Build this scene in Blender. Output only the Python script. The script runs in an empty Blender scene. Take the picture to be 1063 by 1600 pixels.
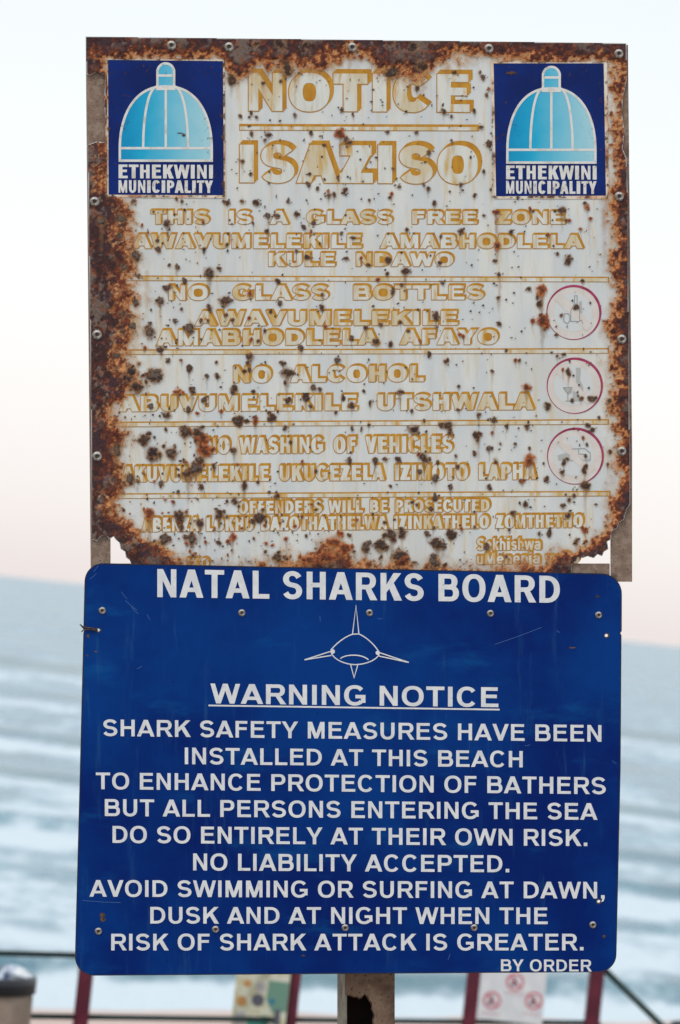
import bpy, bmesh, math, random
import numpy as np
from mathutils import Vector, Matrix
from mathutils.geometry import tessellate_polygon

random.seed(7)
SC = bpy.context.scene
COL = SC.collection

# ------------------------------------------------------------------ camera
F = 4694.0                      # focal length in photograph pixels (1063 x 1600)
PITCH, ROLL = math.radians(1.87), math.radians(6.0)
EYE = Vector((0, 0, 1.6))
fwd = Vector((0, math.cos(PITCH), math.sin(PITCH)))
r0 = Vector((1, 0, 0)); u0 = Vector((0, -math.sin(PITCH), math.cos(PITCH)))
rgt = r0 * math.cos(ROLL) + u0 * math.sin(ROLL)
upv = -r0 * math.sin(ROLL) + u0 * math.cos(ROLL)
cd = bpy.data.cameras.new('camera')
cam = bpy.data.objects.new('camera', cd); COL.objects.link(cam)
cam.matrix_world = Matrix(((rgt.x, upv.x, -fwd.x, EYE.x), (rgt.y, upv.y, -fwd.y, EYE.y),
                           (rgt.z, upv.z, -fwd.z, EYE.z), (0, 0, 0, 1)))
cd.sensor_fit = 'VERTICAL'; cd.sensor_height = 36.0; cd.sensor_width = 36.0
cd.lens = F / 1600 * 36
cd.clip_start = 0.1; cd.clip_end = 60000
cd.dof.use_dof = True; cd.dof.focus_distance = 4.97; cd.dof.aperture_fstop = 6.6
SC.camera = cam

# ------------------------------------------------------------------ sky and sun
W = bpy.data.worlds.new('World'); SC.world = W; W.use_nodes = True
nt = W.node_tree; nt.nodes.clear()
SUN_EL, SUN_AZ = math.radians(48), math.radians(215)     # behind the camera, a little to the left
sky = nt.nodes.new('ShaderNodeTexSky'); sky.sky_type = 'NISHITA'; sky.sun_disc = False
sky.sun_elevation = SUN_EL; sky.sun_rotation = SUN_AZ
sky.air_density = 1.0; sky.dust_density = 3.0
bg1 = nt.nodes.new('ShaderNodeBackground'); bg1.inputs['Strength'].default_value = 0.03
nt.links.new(sky.outputs[0], bg1.inputs['Color'])
tc = nt.nodes.new('ShaderNodeTexCoord'); sx = nt.nodes.new('ShaderNodeSeparateXYZ')
nt.links.new(tc.outputs['Generated'], sx.inputs[0])
rp = nt.nodes.new('ShaderNodeValToRGB')                   # thin bright cloud veil, pink towards the sea horizon
nt.links.new(sx.outputs['Z'], rp.inputs[0])
el = rp.color_ramp.elements
el[0].position = 0.0; el[0].color = (0.84, 0.76, 0.74, 1)
el[1].position = 0.30; el[1].color = (0.77, 0.82, 0.845, 1)
for p_, c_ in ((0.03, (0.90, 0.845, 0.825, 1)), (0.09, (0.93, 0.905, 0.89, 1)), (0.17, (0.87, 0.89, 0.89, 1))):
    e_ = el.new(p_); e_.color = c_
bg2 = nt.nodes.new('ShaderNodeBackground'); bg2.inputs['Strength'].default_value = 1.0
nt.links.new(rp.outputs[0], bg2.inputs['Color'])
ad = nt.nodes.new('ShaderNodeAddShader'); out = nt.nodes.new('ShaderNodeOutputWorld')
nt.links.new(bg1.outputs[0], ad.inputs[0]); nt.links.new(bg2.outputs[0], ad.inputs[1]); nt.links.new(ad.outputs[0], out.inputs[0])

sl = bpy.data.lights.new('sun', 'SUN'); sl.energy = 1.35; sl.angle = math.radians(10); sl.color = (1, 0.95, 0.88)
so = bpy.data.objects.new('sun', sl); COL.objects.link(so)
sd = Vector((math.sin(SUN_AZ) * math.cos(SUN_EL), math.cos(SUN_AZ) * math.cos(SUN_EL), math.sin(SUN_EL)))
so.rotation_euler = (-sd).to_track_quat('-Z', 'Y').to_euler(); so.location = (0, -5, 12)
SC.view_settings.view_transform = 'Standard'; SC.view_settings.look = 'None'
SC.view_settings.exposure = 0.0; SC.view_settings.gamma = 1.0; SC.view_settings.use_curve_mapping = False

# ------------------------------------------------------------------ helpers
def srgb(r, g, b):
    f = lambda c: (c / 255 / 12.92) if c / 255 <= 0.04045 else ((c / 255 + 0.055) / 1.055) ** 2.4
    return (f(r), f(g), f(b), 1.0)

class Mat:
    """small wrapper round a node tree"""
    def __init__(s, name, col=(0.5, 0.5, 0.5, 1), rough=0.6, metal=0.0):
        s.m = bpy.data.materials.new(name); s.m.use_nodes = True
        s.t = s.m.node_tree; s.b = s.t.nodes['Principled BSDF']; s.o = s.t.nodes['Material Output']
        s.b.inputs['Base Color'].default_value = col; s.b.inputs['Roughness'].default_value = rough
        s.b.inputs['Metallic'].default_value = metal
        s.c = s.n('ShaderNodeTexCoord').outputs['Object']
    def n(s, k): return s.t.nodes.new(k)
    def l(s, a, b): s.t.links.new(a, b)
    def noise(s, scale, detail=4, rough=0.55, st=(1, 1, 1), off=0.0, dist=0.0):
        mp = s.n('ShaderNodeMapping'); mp.inputs['Scale'].default_value = st; mp.inputs['Location'].default_value = (off, off * 1.7, off * .3)
        s.l(s.c, mp.inputs['Vector'])
        nz = s.n('ShaderNodeTexNoise'); nz.inputs['Scale'].default_value = scale; nz.inputs['Detail'].default_value = detail
        nz.inputs['Roughness'].default_value = rough; nz.inputs['Distortion'].default_value = dist
        s.l(mp.outputs[0], nz.inputs['Vector']); return nz.outputs['Fac']
    def ramp(s, fac, stops):
        r = s.n('ShaderNodeValToRGB'); s.l(fac, r.inputs[0]); e = r.color_ramp.elements
        e[0].position, e[0].color = stops[0]; e[1].position, e[1].color = stops[-1]
        for p, c in stops[1:-1]:
            k = e.new(p); k.color = c
        return r.outputs[0]
    def step(s, fac, a, b):
        m = s.n('ShaderNodeMapRange'); m.interpolation_type = 'SMOOTHSTEP'
        m.inputs['From Min'].default_value = a; m.inputs['From Max'].default_value = b
        s.l(fac, m.inputs['Value']); return m.outputs[0]
    def math(s, op, a, b):
        m = s.n('ShaderNodeMath'); m.operation = op
        for i, v in enumerate((a, b)):
            if isinstance(v, (int, float)): m.inputs[i].default_value = v
            else: s.l(v, m.inputs[i])
        return m.outputs[0]
    def mix(s, fac, a, b, mode='MIX'):
        m = s.n('ShaderNodeMix'); m.data_type = 'RGBA'; m.blend_type = mode
        if isinstance(fac, (int, float)): m.inputs[0].default_value = fac
        else: s.l(fac, m.inputs[0])
        for i, v in ((6, a), (7, b)):
            if isinstance(v, tuple): m.inputs[i].default_value = v
            else: s.l(v, m.inputs[i])
        return m.outputs[2]
    def base(s, c): s.l(c, s.b.inputs['Base Color'])
    def bump(s, h, strength=0.3, dist=0.001):
        b = s.n('ShaderNodeBump'); b.inputs['Strength'].default_value = strength; b.inputs['Distance'].default_value = dist
        s.l(h, b.inputs['Height']); s.l(b.outputs[0], s.b.inputs['Normal'])

# sign assembly frame: x along the boards, y up the boards, z towards the viewer
YAW = math.radians(9.0)
ORG = EYE + fwd * 5.0
ax = (rgt * math.cos(YAW) + fwd * math.sin(YAW)).normalized(); ay = upv.copy(); az = ax.cross(ay).normalized()
A = Matrix(((ax.x, ay.x, az.x, ORG.x), (ax.y, ay.y, az.y, ORG.y), (ax.z, ay.z, az.z, ORG.z), (0, 0, 0, 1)))
def L(px, py, z=0.0):
    """where the sight line through a photo point meets the board plane z (board coordinates)"""
    d = fwd * F + rgt * (px - 531.5) + upv * (800 - py)
    o = ORG + az * z
    t = (o - EYE).dot(az) / d.dot(az)
    q = EYE + d * t - ORG
    return (q.dot(ax), q.dot(ay), z)
def Lnp(px, py, z):
    px = np.asarray(px, float); py = np.asarray(py, float)
    d = np.array(fwd)[None] * F + np.outer(px - 531.5, np.array(rgt)) + np.outer(800 - py, np.array(upv))
    t = ((np.array(ORG - EYE) @ np.array(az)) + z) / (d @ np.array(az))
    q = d * t[:, None] + np.array(EYE - ORG)
    return np.stack([q @ np.array(ax), q @ np.array(ay), np.full(len(px), 0.0) + z], 1)

def tag(o, label=None, cat=None, group=None, kind=None):
    if label: o['label'] = label
    if cat: o['category'] = cat
    if group: o['group'] = group
    if kind: o['kind'] = kind
    return o
def link(name, verts, faces, mat, parent=None, smooth=False):
    me = bpy.data.meshes.new(name); me.from_pydata([tuple(v) for v in verts], [], faces); me.update()
    if mat is not None:
        for m in (mat if isinstance(mat, (list, tuple)) else [mat]): me.materials.append(m.m if isinstance(m, Mat) else m)
    if smooth: me.polygons.foreach_set('use_smooth', [True] * len(me.polygons))
    o = bpy.data.objects.new(name, me); COL.objects.link(o)
    if parent: o.parent = parent
    return o

class Board:
    """a thing in the sign assembly: an Empty at its base, parts given in board coordinates"""
    def __init__(s, name, base):
        s.b = Vector(base)
        s.e = bpy.data.objects.new(name, None); s.e.empty_display_size = 0.1; COL.objects.link(s.e)
        s.e.matrix_world = A @ Matrix.Translation(s.b)
    def part(s, name, verts, faces, mat, parent=None, smooth=False, at=None):
        off = s.b if at is None else s.b + Vector(at)
        o = link(name, [(v[0] - off.x, v[1] - off.y, v[2] - off.z) for v in verts], faces, mat, parent or s.e, smooth)
        if at is not None: o.location = at
        return o

def disc(cx, cy, r, n=28, r2=None): return [(cx + r * math.cos(2 * math.pi * k / n), cy + (r2 or r) * math.sin(2 * math.pi * k / n)) for k in range(n)]
def inset(poly, d):
    """move every corner of a closed px polygon inwards by d (clockwise on screen)"""
    n = len(poly); res = []
    for i in range(n):
        p0, p1, p2 = poly[i - 1], poly[i], poly[(i + 1) % n]
        e1 = (p1[0] - p0[0], p1[1] - p0[1]); e2 = (p2[0] - p1[0], p2[1] - p1[1])
        l1 = math.hypot(*e1) or 1; l2 = math.hypot(*e2) or 1
        n1 = (-e1[1] / l1, e1[0] / l1); n2 = (-e2[1] / l2, e2[0] / l2)
        m = (n1[0] + n2[0], n1[1] + n2[1]); q = max(0.35, (m[0] ** 2 + m[1] ** 2) / 2)
        res.append((p1[0] + m[0] * d / q, p1[1] + m[1] * d / q))
    return res
def plate(poly, z0, z1, holes=()):
    """solid plate with the px outline poly, front at z1, back at z0; returns verts, faces, with front face first"""
    n = len(poly)
    fr = [L(x, y, z1) for x, y in poly]; bk = [(a, b, z0) for a, b, _ in fr]
    loops = [list(range(n))]
    for h in holes:
        k0 = len(fr); fr += [L(x, y, z1) for x, y in h]; loops.append(list(range(k0, len(fr))))
    n = len(fr); bk = [(a, b, z0) for a, b, _ in fr]
    tris = tessellate_polygon([[Vector((fr[i][0], fr[i][1], 0)) for i in lp] for lp in loops])
    faces = []
    for t in tris:
        a, b, c = [Vector(fr[i]) for i in t]
        t = tuple(t) if (b - a).cross(c - a).z > 0 else tuple(reversed(t))
        faces.append(t)
    nf = len(faces)
    faces += [tuple(i + n for i in reversed(t)) for t in faces[:nf]]
    for lp in loops:
        for i, a in enumerate(lp):
            b = lp[(i + 1) % len(lp)]; faces.append((a, a + n, b + n, b))
    return fr + bk, faces
def box(x0, x1, y0, y1, z0, z1):
    v = [(x, y, z) for z in (z0, z1) for y in (y0, y1) for x in (x0, x1)]
    return v, [(0, 2, 3, 1), (4, 5, 7, 6), (0, 1, 5, 4), (2, 6, 7, 3), (0, 4, 6, 2), (1, 3, 7, 5)]

# ------------------------------------------------------------------ lettering: a parametric grotesque
ADV = dict(A=(0, 1.0, 0), B=(.10, .86, .05), C=(.065, .90, .05), D=(.10, .86, .06), E=(.10, .77, .06), F=(.10, .70, .04),
           G=(.065, .95, .085), H=(.10, .80, .10), I=(.10, 0, .10), J=(.03, .64, .10), K=(.10, .90, 0), L=(.10, .70, .035),
           M=(.10, .95, .10), N=(.10, .80, .10), O=(.06, .97, .06), P=(.10, .80, .045), R=(.10, .90, 0), S=(.055, .83, .05),
           T=(.03, .81, .03), U=(.10, .80, .10), V=(0, .93, 0), W=(0, 1.32, 0), X=(0, .93, 0), Y=(0, .93, 0), Z=(.03, .80, .03))
ADV.update({'.': (.10, 0, .10), ',': (.10, 0, .10), ' ': (0, .36, 0),
            'a': (.05, .66, .05), 'e': (.05, .66, .05), 'h': (.08, .62, .08), 'i': (.08, 0, .08), 'j': (.0, 0, .08), 'k': (.08, .66, 0),
            'n': (.08, .62, .08), 's': (.04, .62, .04), 'u': (.08, .62, .08), 'w': (0, 1.0, 0), 'y': (0, .72, 0), 'o': (.05, .68, .05)})
def arc(cx, cy, rx, ry, a0, a1, n=14, p=2.25):
    r = []
    for i in range(n + 1):
        a = math.radians(a0 + (a1 - a0) * i / n); c, s = math.cos(a), math.sin(a)
        r.append((cx + rx * math.copysign(abs(c) ** (2 / p), c), cy + ry * math.copysign(abs(s) ** (2 / p), s)))
    return r
CAPW = dict(N=.30, M=.235, W=.20, H=.37, U=.36, O=.37, C=.38, G=.36, D=.38, B=.40, P=.40, R=.38, K=.34, A=.31, V=.33, Y=.33, X=.33, S=.37, E=.5, F=.5, L=.5, T=.42, n=.35, u=.35, h=.35, e=.35, a=.35, o=.35, w=.2, s=.36, k=.38)
def glyph(ch, xs, s, t):
    """pieces of one letter: ('p', points) convex polygons, ('s', path, closed, s, t) strokes, ('f', points) counters"""
    lb, w, rb = ADV[ch]
    lb *= xs; rb *= xs; w = w * xs if w else s * (1.0 if ch not in '.,' else 1.05)
    x0, x1 = lb, lb + w; cx = (x0 + x1) / 2; P = []
    if ch in CAPW: s = min(s, w * CAPW[ch])
    if ch in 'BRSEPA': t = min(t, .205)
    rect = lambda a, b, c, d: P.append(('p', [(a, c), (b, c), (b, d), (a, d)]))
    quad = lambda *q: P.append(('p', list(q)))
    st = lambda path, closed=False, ss=s, tt=t: P.append(('s', path, closed, ss, tt))
    fil = lambda q: P.append(('f', q))
    def bowl(xa, xr, yt, yb, k=1.05):
        ry = (yt - yb) / 2; rx = min(ry * k, (xr - xa) * .95); xm = xr - rx
        pth = [(xa, yt)] + arc(xm, (yt + yb) / 2, rx, ry, 90, -90, 18) + [(xa, yb)]
        fil(pth); return pth
    xh = .74
    if ch == ' ': pass
    elif ch == 'A':
        hw, aw = s * 1.1, s * 1.18; k = cx - x0 - aw / 2
        quad((x0, 0), (x0 + hw, 0), (cx + aw / 2, 1), (cx - aw / 2, 1)); quad((x1 - hw, 0), (x1, 0), (cx + aw / 2, 1), (cx - aw / 2, 1))
        ya, yb = .20, .20 + t * .95
        quad((x0 + hw / 2 + ya * k, ya), (x1 - hw / 2 - ya * k, ya), (x1 - hw / 2 - yb * k, yb), (x0 + hw / 2 + yb * k, yb))
        fil([(x0 + hw * .6 + yb * k, yb), (x1 - hw * .6 - yb * k, yb), (cx, .95)])
    elif ch == 'V':
        hw, aw = s * 1.1, s * 1.15
        quad((x0, 1), (x0 + hw, 1), (cx + aw / 2, 0), (cx - aw / 2, 0)); quad((x1 - hw, 1), (x1, 1), (cx + aw / 2, 0), (cx - aw / 2, 0))
    elif ch in 'Ww':
        H = 1 if ch == 'W' else xh
        hw = s * .98; a = x0 + w * .27; b = x1 - w * .27; q = hw * .52
        quad((x0, H), (x0 + hw, H), (a + q, 0), (a - q, 0)); quad((cx - q, H), (cx + q, H), (a + q, 0), (a - q, 0))
        quad((cx - q, H), (cx + q, H), (b + q, 0), (b - q, 0)); quad((x1 - hw, H), (x1, H), (b + q, 0), (b - q, 0))
    elif ch == 'B':
        rect(x0, x0 + s, 0, 1); st(bowl(x0 + s / 2, x1 - .06 * xs - s / 2, 1 - t / 2, .53), tt=t); st(bowl(x0 + s / 2, x1 - s / 2, .53 - t * .08, t / 2), tt=t)
    elif ch == 'D': rect(x0, x0 + s, 0, 1); st(bowl(x0 + s / 2, x1 - s / 2, 1 - t / 2, t / 2, 1.02 * max(.75, xs)))
    elif ch == 'P': rect(x0, x0 + s, 0, 1); st(bowl(x0 + s / 2, x1 - s / 2, 1 - t / 2, .37 + t / 2))
    elif ch == 'R':
        rect(x0, x0 + s, 0, 1); st(bowl(x0 + s / 2, x1 - .06 * xs - s / 2, 1 - t / 2, .39 + t / 2))
        quad((x1 - s * 1.22, 0), (x1, 0), (x0 + w * .56 + s * .45, .46), (x0 + w * .56 - s * .55, .46))
    elif ch in 'OCG':
        rx, ry = (w - s) / 2, (1.03 - t) / 2
        if ch == 'O': q = arc(cx, .5, rx, ry, 0, 360, 40)[:-1]; st(q, True); fil(q)
        elif ch == 'C': st(arc(cx, .5, rx, ry, 36, 324, 34))
        else:
            st(arc(cx, .5, rx, ry, 38, 318, 34)); rect(x1 - s * .98, x1, .13, .40 + t * .72); rect(cx + w * .03, x1 - s * .5, .40 - t * .28, .40 + t * .72)
    elif ch in 'Ss':
        H = 1 if ch == 'S' else xh
        yt, ym, yb = H * 1.012 - t / 2, H * .505, t / 2 - .012; rx = (w - s) / 2
        up = arc(cx, (yt + ym) / 2, rx * .95, (yt - ym) / 2, 16, 262, 22, 2.1); lo = arc(cx, (ym + yb) / 2, rx, (ym - yb) / 2, 82, -164, 22, 2.1)
        q = up + lo
        for _ in range(3):
            q = [q[0]] + [((q[i - 1][0] + 2 * q[i][0] + q[i + 1][0]) / 4, (q[i - 1][1] + 2 * q[i][1] + q[i + 1][1]) / 4) for i in range(1, len(q) - 1)] + [q[-1]]
        st(q, tt=t * 1.04)
    elif ch in 'EFL':
        rect(x0, x0 + s, 0, 1)
        if ch != 'F': rect(x0 + s * .5, x1, 0, t)
        if ch != 'L': rect(x0 + s * .5, x1 - .03 * xs, 1 - t, 1); rect(x0 + s * .5, x1 - .07 * xs, .52 - t * .5 + .02, .52 + t * .5 + .02)
    elif ch == 'H': rect(x0, x0 + s, 0, 1); rect(x1 - s, x1, 0, 1); rect(x0 + s * .5, x1 - s * .5, .52 - t / 2, .52 + t / 2)
    elif ch == 'I': rect(x0, x1, 0, 1)
    elif ch == 'J':
        st([(x1 - s / 2, 1), (x1 - s / 2, .6)] + arc(cx, .30, (w - s) / 2, .30 - t / 2 + .012, 0, -170, 16))
    elif ch == 'K':
        rect(x0, x0 + s, 0, 1); h = s * 1.3
        quad((x0 + s * .9, .26), (x1 - .03, 1), (x1 - .03 - h, 1), (x0 + s * .9, .26 + t * 1.7))
        quad((x1 - h, 0), (x1, 0), (x0 + s + (w - s) * .42, .70), (x0 + s + (w - s) * .42 - h * .62, .52))
    elif ch == 'M':
        d = s * 1.02
        rect(x0, x0 + s * .93, 0, 1); rect(x1 - s * .93, x1, 0, 1)
        quad((x0, 1), (x0 + d * 1.25, 1), (cx + d * .48, 0), (cx - d * .48, 0)); quad((x1 - d * 1.25, 1), (x1, 1), (cx + d * .48, 0), (cx - d * .48, 0))
    elif ch == 'N':
        rect(x0, x0 + s * .95, 0, 1); rect(x1 - s * .95, x1, 0, 1); quad((x0, 1), (x0 + s * 1.0, 1), (x1, 0), (x1 - s * 1.0, 0))
    elif ch == 'T': rect(cx - s / 2, cx + s / 2, 0, 1 - t / 2); rect(x0, x1, 1 - t, 1)
    elif ch == 'U': st([(x0 + s / 2, 1), (x0 + s / 2, .5)] + arc(cx, .38, (w - s) / 2, .38 - t / 2 + .015, 180, 360, 18) + [(x1 - s / 2, .5), (x1 - s / 2, 1)])
    elif ch == 'Y':
        h = s * 1.15; quad((x0, 1), (x0 + h, 1), (cx + s / 2, .38), (cx - s / 2, .38)); quad((x1 - h, 1), (x1, 1), (cx + s / 2, .38), (cx - s / 2, .38)); rect(cx - s / 2, cx + s / 2, 0, .44)
    elif ch == 'X':
        h = s * 1.2; quad((x0, 1), (x0 + h, 1), (x1, 0), (x1 - h, 0)); quad((x1 - h, 1), (x1, 1), (x0 + h, 0), (x0, 0))
    elif ch == 'Z':
        h = s * 1.35; rect(x0, x1, 0, t); rect(x0 + .02, x1 - .02, 1 - t, 1); quad((x0, t * .6), (x0 + h, t * .6), (x1 - .02, 1 - t * .6), (x1 - .02 - h, 1 - t * .6))
    elif ch == '.': rect(x0, x1, 0, s)
    elif ch == ',': rect(x0, x1, 0, s); quad((x0 + s * .45, .02), (x1, .02), (x1 - s * .35, -.17), (x0 + s * .05, -.2))
    elif ch == 'i': rect(x0, x1, 0, xh); rect(x0, x1, .84, 1)
    elif ch == 'j': rect(x0, x1, -.2, xh); rect(x0, x1, .84, 1)
    elif ch in 'nhu':
        a = [(x0 + s / 2, 0), (x0 + s / 2, xh * .5)] + arc(cx, xh * .58, (w - s) / 2, xh * .42 - t / 2, 180, 0, 14) + [(x1 - s / 2, xh * .5), (x1 - s / 2, 0)]
        if ch == 'u': a = [(x, xh - y) for x, y in a]
        st(a)
        if ch == 'h': rect(x0, x0 + s, 0, 1)
        if ch == 'n': rect(x0, x0 + s, 0, xh)
        if ch == 'u': rect(x1 - s, x1, 0, xh)
    elif ch in 'oe':
        q = arc(cx, xh / 2, (w - s) / 2, (xh - t) / 2, 0, 360, 30)[:-1]
        if ch == 'o': st(q, True); fil(q)
        else: st(arc(cx, xh / 2, (w - s) / 2, (xh - t) / 2, 0, 320, 28)); rect(x0 + s * .5, x1 - s * .4, xh * .5 - t * .4, xh * .5 + t * .35)
    elif ch == 'a':
        q = arc(cx - .02, xh * .32, (w - s) / 2 - .01, xh * .32 - t / 2, 0, 360, 22)[:-1]; st(q, True); fil(q)
        st(arc(cx, xh * .62, (w - s) / 2, xh * .38 - t / 2, 160, 0, 12) + [(x1 - s / 2, 0)])
    elif ch == 'k': rect(x0, x0 + s, 0, 1); quad((x0 + s * .9, .2), (x1, xh), (x1 - s * 1.3, xh), (x0 + s * .9, .2 + t * 1.6)); quad((x1 - s * 1.2, 0), (x1, 0), (x0 + s + .1, .5), (x0 + s * .9, .35))
    elif ch == 'y': quad((x0, xh), (x0 + s * 1.1, xh), (cx + s * .6, 0), (cx - s * .5, 0)); quad((x1 - s * 1.1, xh), (x1, xh), (x0 + s * 1.5, -.22), (x0 + s * .3, -.22))
    return lb + w + rb, P
def offset_convex(q, e):
    a = sum(q[i][0] * q[(i + 1) % len(q)][1] - q[(i + 1) % len(q)][0] * q[i][1] for i in range(len(q)))
    if a < 0: q = q[::-1]
    if e == 0: return q
    return inset(q, -e)
def mesh_pieces(P, e, holes=False):
    """P pieces -> list of (verts, faces) in letter units, grown by e"""
    outp = []
    for p in P:
        if p[0] == 'f':
            if holes: outp.append((list(p[1]), [tuple(range(len(p[1])))] ))
            continue
        if p[0] == 'p':
            q = offset_convex(p[1], e); outp.append((q, [tuple(range(len(q)))])); continue
        _, path, closed, s, t = p; n = len(path); v = []
        for i in range(n):
            if closed: a, b = path[i - 1], path[(i + 1) % n]
            else: a, b = path[max(0, i - 1)], path[min(n - 1, i + 1)]
            dx, dy = b[0] - a[0], b[1] - a[1]; l = math.hypot(dx, dy) or 1; dx /= l; dy /= l
            h = math.hypot(s * dy, t * dx) / 2 + e; x, y = path[i]
            if e and not closed and i in (0, n - 1): k = -e if i == 0 else e; x += dx * k; y += dy * k
            v += [(x - dy * h, y + dx * h), (x + dy * h, y - dx * h)]
        f = [(2 * i, 2 * i + 1, (2 * i + 3) % (2 * n), (2 * i + 2) % (2 * n)) for i in range(n if closed else n - 1)]
        outp.append((v, f))
    return outp
def text(board, name, s_, TL, TR, BR, BL, z, mat, sw=.205, tw=.165, e=0.0, off=((0, 0),), holes=False, parent=None, space=1.0, label=None, track=0.0):
    """flat print of one line, fitted to the px quad TL TR BR BL"""
    capH = (BL[1] - TL[1] + BR[1] - TR[1]) / 2; wid = (TR[0] - TL[0] + BR[0] - BL[0]) / 2 / capH
    def lay(xs):
        x = 0; r = []
        for i, ch in enumerate(s_):
            a, P = glyph(ch, xs * (space if ch == ' ' else 1), sw, tw); r.append((x + track / 2, P)); x += a + track
        first = ADV[s_[0]][0] * xs; last = ADV[s_[-1]][2] * xs
        return r, first + track / 2, x - last - track / 2
    lo, hi = .05, 6
    for _ in range(40):
        m = (lo + hi) / 2; r, a, b = lay(m)
        if b - a > wid: hi = m
        else: lo = m
    r, a, b = lay(m)
    words = []; cur = []
    for ch, g in zip(s_, r):
        if ch == ' ': words.append(cur); cur = []
        else: cur.append(g)
    words.append(cur)
    for wd in words:
        V = []; Fc = []
        for oi, (ox, oy) in enumerate(off):
            for x, P in wd:
                for k, (v, f) in enumerate(mesh_pieces(P, e / capH, holes)):
                    base = len(V); zz = z + (k + (oi * 3)) * 0.000012
                    for X, Y in v:
                        X = (X + x - a) / (b - a)
                        top = (TL[0] + (TR[0] - TL[0]) * X, TL[1] + (TR[1] - TL[1]) * X); bot = (BL[0] + (BR[0] - BL[0]) * X, BL[1] + (BR[1] - BL[1]) * X)
                        V.append(L(bot[0] + (top[0] - bot[0]) * Y + ox, bot[1] + (top[1] - bot[1]) * Y + oy, zz))
                    for q in f:
                        q = tuple(i + base for i in q)
                        p_ = [V[i] for i in q]; ar = sum(p_[i][0] * p_[(i + 1) % len(p_)][1] - p_[(i + 1) % len(p_)][0] * p_[i][1] for i in range(len(p_)))
                        Fc.append(q if ar > 0 else q[::-1])
        o = board.part(name, V, Fc, mat, parent)
    return o
def strokes(board, name, paths, wpx, z, mat, parent=None):
    """px polylines printed as lines of width wpx"""
    V = []; Fc = []
    for pi, path in enumerate(paths):
        closed = path[0] == path[-1]; q = path[:-1] if closed else path; n = len(q); b0 = len(V)
        for i in range(n):
            a = q[i - 1] if (closed or i) else q[0]; b = q[(i + 1) % n] if (closed or i < n - 1) else q[-1]
            e1 = Vector((q[i][0] - a[0], q[i][1] - a[1])); e2 = Vector((b[0] - q[i][0], b[1] - q[i][1]))
            e1 = e1.normalized() if e1.length else e2.normalized(); e2 = e2.normalized() if e2.length else e1
            m = e1 + e2; m = m.normalized() if m.length > .1 else e1
            k = wpx / 2 / max(.45, m.dot(e1)); nx, ny = -m.y * k, m.x * k
            V += [L(q[i][0] + nx, q[i][1] + ny, z + pi * .00001), L(q[i][0] - nx, q[i][1] - ny, z + pi * .00001)]
        Fc += [(b0 + 2 * i, b0 + 2 * i + 1, b0 + (2 * i + 3) % (2 * n), b0 + (2 * i + 2) % (2 * n)) for i in range(n if closed else n - 1)]
    for i, f in enumerate(Fc):
        p_ = [V[j] for j in f]; ar = sum(p_[j][0] * p_[(j + 1) % 4][1] - p_[(j + 1) % 4][0] * p_[j][1] for j in range(4))
        if ar < 0: Fc[i] = f[::-1]
    return board.part(name, V, Fc, mat, parent)
def flat(board, name, polys, z, mat, parent=None):
    V = []; Fc = []
    for i, q in enumerate(polys):
        p_ = [L(x, y, z + i * .00001) for x, y in q]; b0 = len(V); V += p_
        for t in tessellate_polygon([[Vector((a, b, 0)) for a, b, _ in p_]]):
            a, b, c = [Vector(p_[k]) for k in t]
            Fc.append(tuple(k + b0 for k in (t if (b - a).cross(c - a).z > 0 else t[::-1])))
    return board.part(name, V, Fc, mat, parent)

# value noise for numpy fields
_rng = np.random.RandomState(3)
def vnoise(x, y, seed=0):
    r = np.random.RandomState(seed); T = r.rand(256, 256)
    xi = np.floor(x).astype(int); yi = np.floor(y).astype(int); fx = x - xi; fy = y - yi
    fx = fx * fx * (3 - 2 * fx); fy = fy * fy * (3 - 2 * fy)
    g = lambda i, j: T[i % 256, j % 256]
    return (g(xi, yi) * (1 - fx) + g(xi + 1, yi) * fx) * (1 - fy) + (g(xi, yi + 1) * (1 - fx) + g(xi + 1, yi + 1) * fx) * fy
def fbm(x, y, sc, oct=4, seed=0, gain=.55):
    a = 1; s = 0; tot = 0
    for k in range(oct):
        s = s + a * vnoise(x / sc + 13.7 * k, y / sc + 7.1 * k, seed + k); tot += a; a *= gain; sc = sc / 2.03
    return s / tot

# ================================================================== SETTING
def ground_mat(name, c1, c2, sc, rough=.9):
    m = Mat(name, rough=rough); n = m.noise(sc, 6, .65); m.base(m.mix(m.step(n, .35, .65), c1, c2)); m.bump(n, .5, .02); return m
M_pave = ground_mat('paving', (.20, .18, .16, 1), (.30, .27, .24, 1), 3)
M_sand = ground_mat('sand', (.52, .40, .355, 1), (.60, .48, .43, 1), .9)
v, f = box(-60, 60, -30, 8.0, -.6, 0.0); tag(link('promenade', v, f, M_pave), kind='structure')
v, f = box(-60, 60, 8.0, 16.0, -3.2, -1.0); tag(link('lower_path', v, f, M_pave), kind='structure')
v, f = box(-60, 60, 7.8, 8.0, -1.1, .12)
rw = link('retaining_wall', v, f, M_pave); tag(rw, 'low grey concrete retaining wall between the upper and the lower path', 'wall')
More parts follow.
